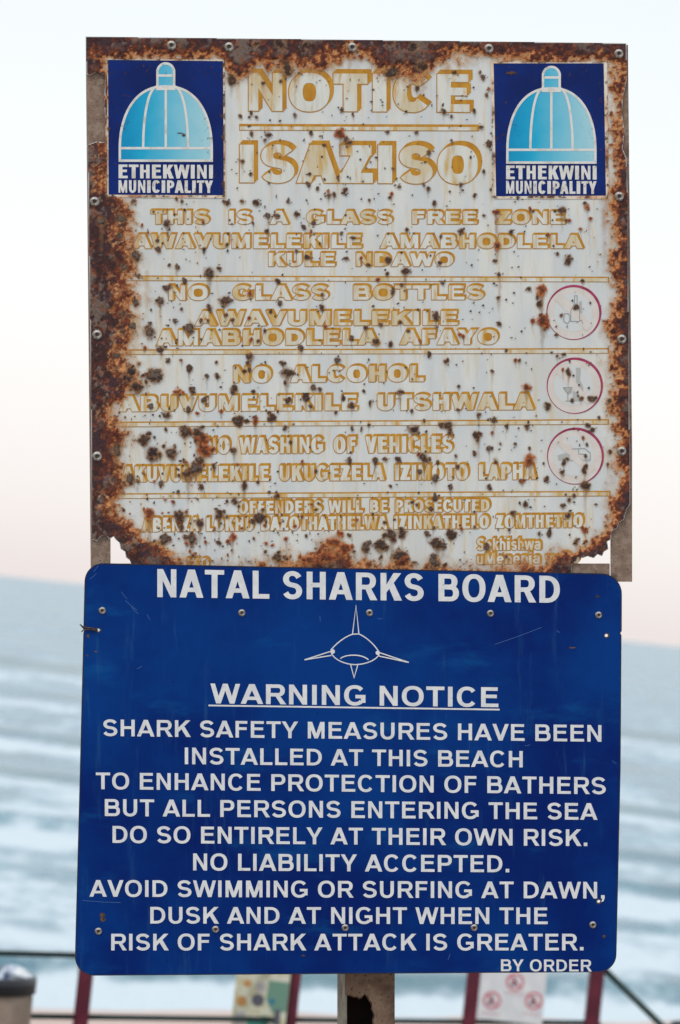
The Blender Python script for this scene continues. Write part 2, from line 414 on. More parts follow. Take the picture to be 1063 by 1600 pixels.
# beach: shoreline runs obliquely, nearer on the left
SEA_Z = -4.0; EH = EYE.z - SEA_Z
V = []; Fc = []
NX, NY = 160, 60
for j in range(NY + 1):
    for i in range(NX + 1):
        x = -120 + 240 * i / NX; y = 15.9 + 54 * j / NY
        shore = 41.6 + .60 * x if abs(x) < 16 else 41.6 + .60 * math.copysign(16, x)
        z = -3.15 + (SEA_Z + 3.15) * min(1.6, (y - 15.9) / (shore - 15.9)) + .012 * math.sin(x * .9 + y * .5) * math.sin(y * .8)
        V.append((x, y, z))
for j in range(NY):
    for i in range(NX):
        a = j * (NX + 1) + i; Fc.append((a, a + 1, a + NX + 2, a + NX + 1))
tag(link('beach', V, Fc, M_sand, smooth=True), kind='structure')

# sea: swell and breakers as real relief, foam as an attribute
rows = np.concatenate([np.arange(760, 300, -1.6), np.arange(300, 60, -1.2), np.arange(60, 12, -1.0), np.array([10, 8, 6, 4.5, 3, 2, 1.2, .8])])
dist = EH * F / rows
tau = np.concatenate([-np.geomspace(1.3, .17, 24)[:-1], np.linspace(-.17, .17, 240), np.geomspace(.17, 1.3, 24)[1:]])
D, T = np.meshgrid(dist, tau, indexing='ij'); X = D * T; Pp = EH * F / D
Zz = np.zeros_like(D) + SEA_Z; foam = np.zeros_like(D); teal = np.zeros_like(D)
ximg = np.clip(531 + T * F, 0, 1063) / 1063
wob = (fbm(X + 900, D * .4 + 300, 30, 3, 5) - .5)
for pl, pr, am, wt, kf in ((128, 152, .30, 9, .30), (176, 205, .10, 7, .1), (246, 260, .20, 7, .45), (300, 328, .12, 8, .2), (377, 386, .22, 10, .35), (455, 440, .08, 9, .2), (612, 540, .26, 22, .6)):
    pc = pl + (pr - pl) * ximg + wob * wt * 3.4; dc = EH * F / pc
    h = am * (.35 + .9 * fbm(X + 50 * am, D * 0 + pl, 14, 2, int(pl)))
    wid = dc * wt / pc * .9
    q = (D - dc) / wid
    Zz += h * np.exp(-np.where(q < 0, q * q * 3.0, q * q * .5))
    teal += np.exp(-((Pp - pc - wt * .35) / (wt * .8)) ** 2) * np.clip(1.6 * fbm(X + 70 * pl, D * 0 + pl, 5, 2, int(pl) + 3) - .15, 0, 1) * min(1, am * 6)
    foam += kf * np.exp(-((Pp - pc - wt * 2.3) / (wt * 1.5)) ** 2) + .5 * kf * np.exp(-((Pp - pc + wt * 1.6) / (wt * 1.1)) ** 2)
far = np.clip((D - 60) / 400, 0, 1)
Zz += (fbm(X + 500, D + 500, 6, 3, 9) - .5) * (.06 + .20 * np.clip((D - 45) / 15, 0, 1))
shore = np.clip((Pp - (655 - 95 * ximg)) / 22, -1, 1)
foam += .12 * np.clip((Pp - 60) / 120, 0, 1) + .38 * np.clip((Pp - 470) / 150, 0, 1)
foam = np.clip(foam, 0, 1.4); teal = np.clip(teal, 0, 1)
nr, nc = D.shape
me = bpy.data.meshes.new('sea')
idx = np.arange(nr * nc).reshape(nr, nc)
quads = np.stack([idx[:-1, :-1], idx[:-1, 1:], idx[1:, 1:], idx[1:, :-1]], -1).reshape(-1, 4)
me.from_pydata(np.stack([X, D, Zz], -1).reshape(-1, 3).tolist(), [], quads.tolist()); me.update()
me.polygons.foreach_set('use_smooth', [True] * len(me.polygons))
for nm, fd in (('foam', foam), ('teal', teal)):
    at = me.attributes.new(nm, 'FLOAT', 'POINT'); at.data.foreach_set('value', fd.reshape(-1).astype('f'))
ms = Mat('sea_water', rough=.3)
af = ms.n('ShaderNodeAttribute'); af.attribute_name = 'foam'; at_ = ms.n('ShaderNodeAttribute'); at_.attribute_name = 'teal'
n1 = ms.noise(.24, 8, .66, (1, .42, 1)); n2 = ms.noise(1.5, 5, .65, (1, .4, 1), 4.0); n3 = ms.noise(.03, 4, .5, (1, .35, 1), 9.0)
patch = ms.math('ADD', ms.math('MULTIPLY', n1, .55), ms.math('MULTIPLY', n2, .45))
ff = ms.math('ADD', ms.math('MULTIPLY', af.outputs['Fac'], .34), ms.math('ADD', patch, ms.math('MULTIPLY', ms.math('SUBTRACT', n3, .5), .35)))
ff = ms.math('SUBTRACT', ff, ms.math('MULTIPLY', at_.outputs['Fac'], .30))
fm = ms.step(ff, .49, .68)
water = ms.mix(ms.step(n1, .4, .6), (.050, .17, .25, 1), (.11, .265, .355, 1))
water = ms.mix(at_.outputs['Fac'], water, (.012, .115, .15, 1))
ms.base(ms.mix(fm, water, (.58, .67, .73, 1)))
ms.l(ms.math('ADD', ms.math('MULTIPLY', fm, .5), .22), ms.b.inputs['Roughness'])
ms.b.inputs['Specular IOR Level'].default_value = .3; ms.bump(patch, .6, .35)
me.materials.append(ms.m)
tag(link_o := bpy.data.objects.new('sea', me), kind='structure'); COL.objects.link(link_o)

# ================================================================== background things
def wray(px, py, d):
    """world point on the sight line of a photo point at horizontal distance d"""
    v_ = fwd * F + rgt * (px - 531.5) + upv * (800 - py)
    return EYE + v_ * (d / v_.y)
def tube(path, r, n=10):
    V = []; Fc = []
    for i, p in enumerate(path):
        p = Vector(p); a = Vector(path[max(0, i - 1)]); b = Vector(path[min(len(path) - 1, i + 1)]); t = (b - a).normalized()
        u = t.cross(Vector((0, 0, 1))) if abs(t.z) < .9 else t.cross(Vector((1, 0, 0))); u.normalize(); w = t.cross(u)
        for k in range(n):
            an = 2 * math.pi * k / n; V.append(tuple(p + (u * math.cos(an) + w * math.sin(an)) * r))
    for i in range(len(path) - 1):
        for k in range(n):
            Fc.append((i * n + k, i * n + (k + 1) % n, (i + 1) * n + (k + 1) % n, (i + 1) * n + k))
    Fc.append(tuple(range(n))[::-1]); Fc.append(tuple((len(path) - 1) * n + k for k in range(n)))
    return V, Fc
def lathe(prof, n=40):
    V = []; Fc = []
    for r, z in prof:
        for k in range(n): a = 2 * math.pi * k / n; V.append((r * math.cos(a), r * math.sin(a), z))
    for i in range(len(prof) - 1):
        for k in range(n): Fc.append((i * n + k, i * n + (k + 1) % n, (i + 1) * n + (k + 1) % n, (i + 1) * n + k))
    return V, Fc
M_maroon = Mat('maroon_paint', rough=.45); M_maroon.base(M_maroon.mix(M_maroon.step(M_maroon.noise(14, 5), .4, .7), (.085, .006, .022, 1), (.13, .012, .030, 1)))
M_green = Mat('dark_green_rail', (.006, .028, .027, 1), .6)
M_conc = Mat('concrete', rough=.9); cn = M_conc.noise(9, 6, .6); M_conc.base(M_conc.mix(M_conc.step(cn, .4, .65), (.27, .20, .155, 1), (.34, .265, .215, 1))); M_conc.bump(cn, .4, .01)
M_black = Mat('black_plastic', (.012, .014, .02, 1), .35)

def empty(name, loc, rz=0):
    e = bpy.data.objects.new(name, None); e.location = loc; e.rotation_euler = (0, 0, rz); e.empty_display_size = .2; COL.objects.link(e); return e
# railing: four maroon posts, thin dark green rails. It runs slightly away to the right.
PD = [(134, 11.95, .058), (462, 12.5, .048), (740, 13.02, .057), (932, 13.42, .065)]
posts = []
for px, d, w in PD:
    q = wray(px, 1525, d); posts.append((q.x, q.y, w))
rail_e = empty('railing', (posts[0][0], posts[0][1], -1.0))
tag(rail_e, 'maroon post railing with thin dark green rails running behind the signs', 'railing')
base = Vector((posts[0][0], posts[0][1], -1.0))
z_up, z_lo = EYE.z - 1.462, EYE.z - 1.705
for x, y, w in posts:
    v, f = box(x - w / 2, x + w / 2, y - w / 2, y + w / 2, -1.0, z_up + .06)
    o = link('post', [(Vector(p) - base) for p in v], f, M_maroon, rail_e)
    v, f = box(x - w, x + w, y - w, y + w, -1.0, -.985); link('base_plate', [(Vector(p) - base) for p in v], f, M_maroon, rail_e)
lx = posts[0][0] - 2.2; ly = posts[0][1] - 2.2 * (posts[1][1] - posts[0][1]) / (posts[1][0] - posts[0][0]) 
pts = [(lx, ly)] + [(a, b) for a, b, _ in posts]
for zz in (z_up, z_lo, -.62):
    for i in range(4):
        v, f = tube([(pts[i][0], pts[i][1], zz), (pts[i + 1][0], pts[i + 1][1], zz)], .0115)
        link('rail', [(Vector(p) - base) for p in v], f, M_green, rail_e, True)
v, f = box(lx - .03, lx + .03, ly - .03, ly + .03, -1.0, z_up + .06); link('post', [(Vector(p) - base) for p in v], f, M_maroon, rail_e)
# stair handrail going down to the right from the last post
sr = empty('stair_handrail', wray(1040, 1640, 13.2)); b2 = Vector(sr.location)
tag(sr, 'dark green stair handrail sloping down to the right beside the rightmost maroon post', 'handrail')
p0 = Vector((posts[3][0] + .03, posts[3][1], z_up - .0)); p1 = wray(1034, 1602, 13.3); p2 = p1 + (p1 - p0) * .9
v, f = tube([p0, p1, p2], .015); link('top_rail', [(Vector(p) - b2) for p in v], f, M_green, sr, True)
dn = Vector((0, 0, z_lo - z_up))
v, f = tube([p0 + dn, p1 + dn, p2 + dn], .0085); link('lower_rail', [(Vector(p) - b2) for p in v], f, M_green, sr, True)
e2 = p2
v, f = box(e2.x - .028, e2.x + .028, e2.y - .028, e2.y + .028, -1.4, e2.z + .02); link('newel_post', [(Vector(p) - b2) for p in v], f, M_maroon, sr)
# dark bollard cap showing in the lower right corner
q = wray(1068, 1597, 12.8); bz = empty('bollard', (q.x, q.y, -1.0)); tag(bz, 'dark bollard with a domed top at the lower right corner beyond the stair handrail', 'bollard')
hh = q.z + 1.0
v, f = lathe([(0.05, 0), (0.05, hh - .07), (.062, hh - .065), (.062, hh - .02), (.045, hh), (.0001, hh + .008)], 28); link('shaft', v, f, M_black, bz, True)

# litter bin, lower left
q = wray(-28, 1531, 11.2); bn = empty('litter_bin', (q.x, q.y, -1.0)); tag(bn, 'beige concrete litter bin with black rim at the lower left by the railing', 'bin')
H = q.z + 1.0
v, f = lathe([(.0001, 0), (.185, 0), (.195, .04), (.195, H - .05), (.19, H - .03)], 44); link('body', v, f, M_conc, bn, True)
v, f = lathe([(.19, H - .03), (.203, H - .03), (.203, H + .022), (.196, H + .030), (.17, H + .030), (.16, H - .02), (.15, H - .25), (.0001, H - .25)], 44); link('rim', v, f, M_black, bn, True)
M_bag = Mat('plastic_bag', rough=.3); M_bag.base(M_bag.ramp(M_bag.noise(14, 3), [(.38, (.03, .05, .12, 1)), (.5, (.45, .52, .62, 1)), (.62, (.7, .72, .74, 1))]))
def lump(name, loc, r, sq, mat, seed, parent=None):
    bm = bmesh.new(); bmesh.ops.create_icosphere(bm, subdivisions=4, radius=1)
    rn = np.random.RandomState(seed); ph = rn.rand(6) * 6
    for vv in bm.verts:
        c = vv.co.copy(); k = 1 + .16 * math.sin(4 * c.x + ph[0]) * math.sin(5 * c.y + ph[1]) + .1 * math.sin(9 * c.z + ph[2] + 3 * c.x) + .05 * math.sin(17 * c.x + 13 * c.y + ph[3])
        vv.co = Vector((c.x * k * r[0], c.y * k * r[1], c.z * k * r[2]))
    me_ = bpy.data.meshes.new(name); bm.to_mesh(me_); bm.free(); me_.materials.append(mat.m)
    o = bpy.data.objects.new(name, me_); o.location = loc; COL.objects.link(o); return o
t1 = lump('plastic_bag', (q.x + .115, q.y, q.z + .022), (.065, .08, .042), 1, M_bag, 2)
tag(t1, 'crumpled blue and white plastic bag on the black rim of the litter bin', 'bag')
M_cup = Mat('yellow_wrapper', (.45, .36, .10, 1), .5)
t2 = lump('wrapper', (q.x + .005, q.y - .02, q.z + .018), (.035, .03, .028), 1, M_cup, 5)
tag(t2, 'small yellow wrapper lying on the litter bin left of the plastic bag', 'litter')

# notices on the railing (flat boards at their real place)
class Wall:
    """board standing upright in the world, u to the right, v down, given by photo points at distance d"""
    def __init__(s, name, px, py, d, wpx, hpx, mat, t=.006):
        s.k = d / F; s.o = wray(px, py, d); s.px, s.py = px, py
        s.e = empty(name, s.o)
        s.part('board', [[(0, 0), (wpx, 0), (wpx, hpx), (0, hpx)]], 0, mat, t)
    def part(s, name, polys, z, mat, t=.0004, parent=None):
        V = []; Fc = []
        for i, q in enumerate(polys):
            n = len(q); b = len(V)
            V += [(x * s.k, -z - t, -y * s.k) for x, y in q] + [(x * s.k, -z, -y * s.k) for x, y in q]
            Fc += [tuple(b + j for j in range(n)), tuple(b + n + j for j in range(n))[::-1]] + [(b + j, b + n + j, b + n + (j + 1) % n, b + (j + 1) % n) for j in range(n)]
        return link(name, V, Fc, mat, parent or s.e)
def ringp(cx, cy, r, w, n=28):
    o_ = disc(cx, cy, r, n); i_ = disc(cx, cy, r - w, n)
    return [[o_[k], o_[(k + 1) % n], i_[(k + 1) % n], i_[k]] for k in range(n)]
M_nw = Mat('notice_white', rough=.5); M_nw.base(M_nw.mix(M_nw.step(M_nw.noise(20, 4), .4, .7), (.62, .64, .68, 1), (.70, .72, .74, 1)))
M_red = Mat('notice_red', (.52, .10, .15, 1), .5); M_dk = Mat('notice_ink', (.05, .05, .07, 1), .5); M_pink = Mat('notice_pink', (.55, .34, .37, 1), .5)
wn = Wall('prohibition_notice', 757, 1452, 13.0, 104, 138, M_nw)
tag(wn.e, 'white notice with red prohibition circles fixed right of the second maroon post from the right', 'sign')
# upright boards lean with the world vertical, so centres are given in board units (px from its upper left corner)
for cx, cy in ((56, 76), (23, 108), (88, 102)):
    wn.part('pictogram', ringp(cx, cy, 14, 3.4), .0062, M_red)
    pg = wn.part('bather_symbol', [disc(cx - 1, cy - 4, 3, 12), [(cx - 7, cy + 6), (cx - 3, cy - 1), (cx + 4, cy), (cx + 7, cy + 5), (cx + 2, cy + 4), (cx - 2, cy + 7)]], .0062, M_dk)
    a = 9.5
    wn.part('slash', [[(cx - a, cy - a + 2), (cx - a + 2, cy - a), (cx + a, cy + a - 2), (cx + a - 2, cy + a)]], .0068, M_red)
for cp in ([(8, 128), (38, 128), (38, 130), (8, 130)], [(72, 122), (100, 122), (100, 124), (72, 124)], [(40, 93), (72, 93), (72, 95), (40, 95)]): wn.part('caption', [cp], .0062, M_pink)
M_py = Mat('poster_yellow', rough=.6); M_py.base(M_py.mix(M_py.step(M_py.noise(30, 4), .35, .6), (.50, .48, .30, 1), (.60, .60, .50, 1)))
pcol = lambda n, c: Mat('poster_' + n, c, .6)
ps = Wall('poster', 379, 1430, 12.45, 84, 200, M_py)
tag(ps.e, 'colourful yellow and green poster fixed left of the second maroon post from the left', 'poster')
rn = random.Random(4)
ps.part('green_field', [[(52, 96), (83.5, 96), (83.5, 142), (62, 146), (50, 126)]], .0062, pcol('green', (.13, .26, .20, 1)))
ps.part('teal_patch', [[(24, 160), (52, 150), (60, 172), (48, 198), (26, 198)]], .0062, pcol('teal', (.05, .26, .22, 1)))
for q_ in (disc(38, 128, 10), [(66, 140), (74, 138), (76, 164), (64, 164)]): ps.part('dark_figure', [q_], .0064, pcol('dark', (.09, .09, .12, 1)))
for q_ in (disc(13, 132, 8), disc(19, 104, 6)): ps.part('orange_blob', [q_], .0064, pcol('orange', (.50, .25, .08, 1)))
for q_ in ([(4, 150), (20, 148), (22, 196), (6, 196)], disc(40, 108, 8)): ps.part('grey_figure', [q_], .0062, pcol('grey', (.40, .38, .38, 1)))
for q_ in (disc(56, 180, 7), disc(60, 128, 5)): ps.part('blue_mark', [q_], .0066, pcol('blue', (.03, .17, .26, 1)))

# ================================================================== SIGN POST AND FRAME
def rusty_steel(name, c1, c2, c3, sc=60):
    m = Mat(name, rough=.85); a = m.noise(sc, 6, .65); b = m.noise(sc * 7, 3, .6, off=3.0); c = m.noise(sc * .3, 4, .6, off=6)
    x = m.mix(m.step(a, .42, .62), c1, c2); x = m.mix(m.step(b, .60, .68), x, c3); x = m.mix(m.math('MULTIPLY', m.step(c, .55, .68), .7), x, c3)
    m.base(x); m.bump(m.math('ADD', a, b), .6, .0015); return m
M_frame = rusty_steel('corroded_steel', (.20, .135, .10, 1), (.28, .205, .16, 1), (.07, .035, .025, 1))
M_post = rusty_steel('peeling_post_paint', (.20, .125, .085, 1), (.27, .18, .125, 1), (.05, .018, .012, 1), 30)
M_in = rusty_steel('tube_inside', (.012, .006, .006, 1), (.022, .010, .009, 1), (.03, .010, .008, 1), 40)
M_side = rusty_steel('pale_post_side', (.22, .20, .16, 1), (.30, .27, .22, 1), (.12, .08, .06, 1), 30)  # left side of the tube, paler and greyer than its front

zf = -.045                                  # front of the tube
xl = L(539.5, 1560, zf)[0]; xr = L(617, 1560, zf)[0]; dep = xr - xl
ytop = L(570, 90, zf)[1]
# lower end: where the tube meets the paving
yb = -(A @ Vector((xl, 0, zf))).z / ay.z - .12
sp = Board('sign_post', ((xl + xr) / 2, yb + .12, zf - dep / 2))
tag(sp.e, 'square rusty steel post and frame with peeling brown paint carrying both signs', 'signpost')
hole = [(540, 1553), (545, 1556), (549, 1557), (553, 1559), (557, 1558), (561, 1561), (565, 1560), (567, 1557), (570, 1554), (573, 1558), (576, 1563), (579, 1567), (581, 1573), (580, 1577), (583, 1583), (584, 1587), (582, 1594), (583, 1603), (578, 1612), (572, 1618), (570, 1629), (560, 1636), (554, 1630), (547, 1633), (540, 1628)]
hl = [(L(x, y, zf)[0], L(x, y, zf)[1]) for x, y in hole]; hl[0] = (xl, hl[0][1]); hl[-1] = (xl, hl[-1][1])
wt = .0035
front = [(xl, ytop), (xr, ytop), (xr, yb), (xl, yb)] + [(x + .0, y) for x, y in reversed(hl)]
n = len(front); fv = [(x, y, zf) for x, y in front] + [(x, y, zf - wt) for x, y in front]
ff_ = []
for t in tessellate_polygon([[Vector((x, y, 0)) for x, y in front]]):
    a, b, c = [Vector(fv[k]) for k in t]; t = tuple(t) if (b - a).cross(c - a).z > 0 else tuple(t)[::-1]
    ff_ += [t, tuple(k + n for k in t[::-1])]
ff_ += [(i, i + n, (i + 1) % n + n, (i + 1) % n) for i in range(n)]
sp.part('front_face', fv, ff_, M_post)
M_lip = rusty_steel('flaking_rust_lip', (.085, .030, .016, 1), (.16, .085, .05, 1), (.02, .010, .008, 1), 120)
_h = hl[1:-1]; rl_ = random.Random(5)
for k_, (w_a, w_b) in enumerate(((.0008, .0030), (.0002, .0016))):
    o2 = []
    for i_, (x, y) in enumerate(_h):
        a = _h[max(0, i_ - 1)]; b = _h[min(len(_h) - 1, i_ + 1)]; dx, dy = b[0] - a[0], b[1] - a[1]; l_ = math.hypot(dx, dy) or 1; ww = rl_.uniform(w_a, w_b)
        o2.append((x - dy / l_ * -ww if False else x + (-dy / l_) * ww, y + (dx / l_) * ww))
    n_ = len(_h); zz_ = zf + .0004 + .0005 * k_
    sp.part('flaked_edge', [(x, y, zz_) for x, y in _h] + [(x, y, zf + .0001 + .0004 * k_) for x, y in o2], [(i, i + 1, i + 1 + n_, i + n_) for i in range(n_ - 1)], M_lip)
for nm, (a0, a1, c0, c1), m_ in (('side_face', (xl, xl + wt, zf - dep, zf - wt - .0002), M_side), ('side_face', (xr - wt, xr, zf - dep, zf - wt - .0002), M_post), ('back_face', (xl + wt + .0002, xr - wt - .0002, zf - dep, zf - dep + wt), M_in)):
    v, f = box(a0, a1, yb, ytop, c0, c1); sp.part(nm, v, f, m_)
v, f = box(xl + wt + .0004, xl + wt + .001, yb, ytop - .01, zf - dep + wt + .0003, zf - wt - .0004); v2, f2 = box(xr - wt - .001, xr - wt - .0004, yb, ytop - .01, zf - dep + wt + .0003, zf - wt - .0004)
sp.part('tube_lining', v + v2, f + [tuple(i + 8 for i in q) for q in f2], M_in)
v, f = box(xl, xr, ytop, ytop + .003, zf - dep, zf); sp.part('end_cap', v, f, M_post)
# the frame behind the notice board: stiles and rails of steel angle
def bar(name, poly, z0, z1, mat=M_frame):
    v, f = plate(poly, z0, z1); return sp.part(name, v, f, mat)
bar('frame_stile', [(136, 60), (166, 60), (173, 700), (173, 905), (144, 905)], -.0065, -.0025)
bar('frame_stile', [(953, 70), (981.5, 70), (988, 700), (988, 909), (955, 909)], -.0065, -.0025)
bar('frame_stile', [(136, 62), (139, 62), (147, 905), (144, 905)], -.034, -.0068)
bar('frame_stile', [(978.5, 71), (981.5, 71), (988, 700), (988, 908), (984.5, 908)], -.034, -.0068)
bar('frame_rail', [(175, 880.5), (953, 880.5), (953, 908), (175, 908)], -.0065, -.0026)
bar('frame_rail', [(168, 61), (951, 71), (951, 98), (168, 90)], -.0065, -.0026)
bar('frame_rail', [(175, 480), (953, 480), (953, 508), (175, 508)], -.0065, -.0026)
for yy in (945, 1440):
    bar('cross_bar', [(150, yy), (945, yy), (945, yy + 26), (150, yy + 26)], -.042, -.004)
for yy in (160, 480, 860):
    bar('bracket', [(525, yy), (632, yy), (632, yy + 30), (525, yy + 30)], -.044, -.035)

# ================================================================== NOTICE BOARD (upper sign)
zN = 0.0
nb = Board('notice_sign', L(560, 892, -.001))
tag(nb.e, 'rusted white notice sign with amber lettering and two blue dome emblems, above the blue board', 'sign')
outline = [(134, 57), (340, 59.5), (560, 62), (800, 65), (979, 67.5), (980, 120), (978, 132), (974, 150), (972, 176), (976, 205), (973, 232), (979, 247), (981, 300), (981.5, 420), (983, 520), (983.5, 640), (984.5, 700), (985, 788), (979, 797),
           (975, 812), (968, 816), (964, 826), (956, 830), (955, 843), (949, 846), (951, 858), (944, 862), (941, 869), (934, 866), (928, 872), (918, 869), (911, 872), (904, 870), (899, 877), (893, 883), (893, 896),
           (215, 896), (214, 886), (206, 884), (203, 875), (197, 871), (196, 862), (189, 858), (187, 848), (181, 843), (178, 838), (171, 843), (166, 836), (158, 838), (152, 846), (144, 843), (143.5, 760), (142.5, 640), (141, 500), (139.5, 400), (137.5, 226), (152, 221), (165, 223), (165, 190), (163, 160), (165, 118), (152, 112), (141, 118), (135.5, 116)]
M_en = Mat('white_enamel', rough=.42)
nv = M_en.noise(14, 5, .6, (1.6, .35, 1)); nd = M_en.noise(26, 6, .6, (3.0, .25, 1), 5.0); ng = M_en.noise(900, 2, .5, off=2.0); nl = M_en.noise(5, 4, .55, off=8.0)
c = M_en.mix(M_en.step(nv, .38, .66), srgb(200, 206, 209), srgb(215, 217, 214))
c = M_en.mix(M_en.math('MULTIPLY', M_en.step(nd, .51, .70), .6), c, srgb(206, 182, 132))
c = M_en.mix(M_en.math('MULTIPLY', M_en.step(nl, .5, .72), .35), c, srgb(205, 196, 178))
c = M_en.mix(M_en.math('MULTIPLY', M_en.step(ng, .35, .75), .14), c, srgb(130, 125, 120))
M_en.base(c); M_en.bump(nv, .15, .001)
M_redge = rusty_steel('rusted_edge', (.06, .025, .018, 1), (.10, .04, .025, 1), (.02, .012, .012, 1), 90)
v, f = plate(outline, -.0018, 0.0)
pn = nb.part('panel', v, f, [M_en, M_redge])
nfront = (len(f) - len(outline)) // 2
for i, pl in enumerate(pn.data.polygons): pl.material_index = 0 if i < nfront else 1

M_amb = Mat('amber_print', rough=.5); na = M_amb.noise(40, 5, .6, (2, .6, 1))
M_amb.base(M_amb.mix(M_amb.step(na, .35, .68), srgb(172, 116, 0), srgb(190, 138, 16)))
M_face = Mat('faded_letter_face', rough=.45)
nf1 = M_face.noise(30, 5, .6, (2.4, .35, 1), 3.0); nf2 = M_face.noise(11, 4, .5, (1.5, .6, 1), 7.0)
c = M_face.mix(M_face.step(nf1, .35, .6), srgb(212, 213, 206), srgb(200, 203, 198))
c = M_face.mix(M_face.math('MULTIPLY', M_face.step(nf1, .50, .66), .9), c, srgb(197, 152, 60))
c = M_face.mix(M_face.math('MULTIPLY', M_face.step(nf2, .47, .62), .5), c, srgb(190, 160, 84))
M_face.base(c)
def headline(s_, x0, x1, yt0, yb0, yt1, yb1, sw, tw, sh=2.0, e=.9, space=1.0, dy=None):
    q = ((x0, yt0), (x1, yt1), (x1, yb1), (x0, yb0))
    dy = sh * 1.1 if dy is None else dy
    text(nb, 'lettering_shadow', s_, *q, .0004, M_amb, sw, tw, e=e, off=((0, 0), (sh * .5, -dy * .5), (sh, -dy)), holes=True, space=space)
    text(nb, 'lettering', s_, *q, .0008, M_face, sw, tw, e=0, space=space)
headline('NOTICE', 389, 734, 114, 173, 116, 175, .36, .27, 5.0, 1.6)
headline('ISAZISO', 375, 747, 226, 285, 228, 287, .37, .27, 5.0, 1.6)
TXT = [('THIS IS A GLASS FREE ZONE', 236, 883, 329, 350, 330, 350, .37, .23, 2.1, 2.6),
       ('AWAVUMELEKILE AMABHODLELA', 207, 911, 366, 388, 367, 388, .37, .23, 2.1, 2.6),
       ('KULE NDAWO', 420, 708, 395, 416, 396, 416, .38, .24, 2.1, 2.8),
       ('NO GLASS BOTTLES', 264, 756, 446, 469, 446, 468, .37, .23, 2.3, 3.0),
       ('AWAVUMELEKILE', 305, 715, 486, 509, 486, 508, .37, .23, 2.3, 1.2),
       ('AMABHODLELA AFAYO', 244, 778, 516, 540, 515, 538, .38, .24, 2.3, 2.9),
       ('NO ALCOHOL', 365, 662, 573, 598, 571, 596, .38, .24, 2.4, 2.6),
       ('ABUVUMELEKILE UTSHWALA', 186, 834, 619, 643, 615, 640, .38, .25, 2.4, 2.4),
       ('NO WASHING OF VEHICLES', 322, 707, 684, 709, 681, 707, .28, .21, 2.6, 2.0),
       ('AKUVUMELEKILE UKUGEZELA IZIMOTO LAPHA', 190, 838, 729, 753, 725, 749, .28, .21, 2.6, 2.0),
       ('OFFENDERS WILL BE PROSECUTED', 373, 765, 783, 803, 780, 799, .26, .20, 2.4, 1.7),
       ('ABENZA LOKHU BAZOTHATHELWA IZINKATHELO ZOMTHETHO', 222, 911, 809, 831, 804, 824, .27, .20, 2.4, 1.6),
       ('Sekhishwa', 745, 845, 841, 860, 840, 859, .24, .18, 2.4, 1.0),
       ('uMenenja yeDo', 745, 905, 864, 882, 862, 880, .24, .18, 2.4, 1.2),
       ('IS', 232, 256, 850, 867, 850, 867, .28, .2, 2.4, 1.0),
       ('IKO', 292, 327, 872, 887, 872, 887, .28, .2, 2.4, 1.0)]
for s_, x0, x1, a, b, c_, d_, sw, tw, sh, sp_ in TXT:
    headline(s_, x0, x1, a, b, c_, d_, sw, tw, sh, 1.15, sp_)
def rule(x0, x1, ya, yb_, h=4.5, t=3.0, e=.9):
    sh = flat(nb, 'ruled_line_shadow', [[(x0 - e, ya - t), (x1 + t, yb_ - t), (x1 + t, yb_ + h + e), (x0 - e, ya + h + e)]], .0004, M_amb)
    flat(nb, 'ruled_line', [[(x0, ya), (x1, yb_), (x1, yb_ + h), (x0, ya + h)]], .0008, M_face)
rule(375, 745, 197.5, 198.5, 5.5, 4, 1.1)
for x0, x1, ya, yb_ in ((196, 950, 432.5, 434.5), (184, 950, 548, 546), (180, 950, 661, 657), (172, 952, 773, 769)):
    rule(x0, x1, ya, yb_, 5.5, 2.2, 1.0)

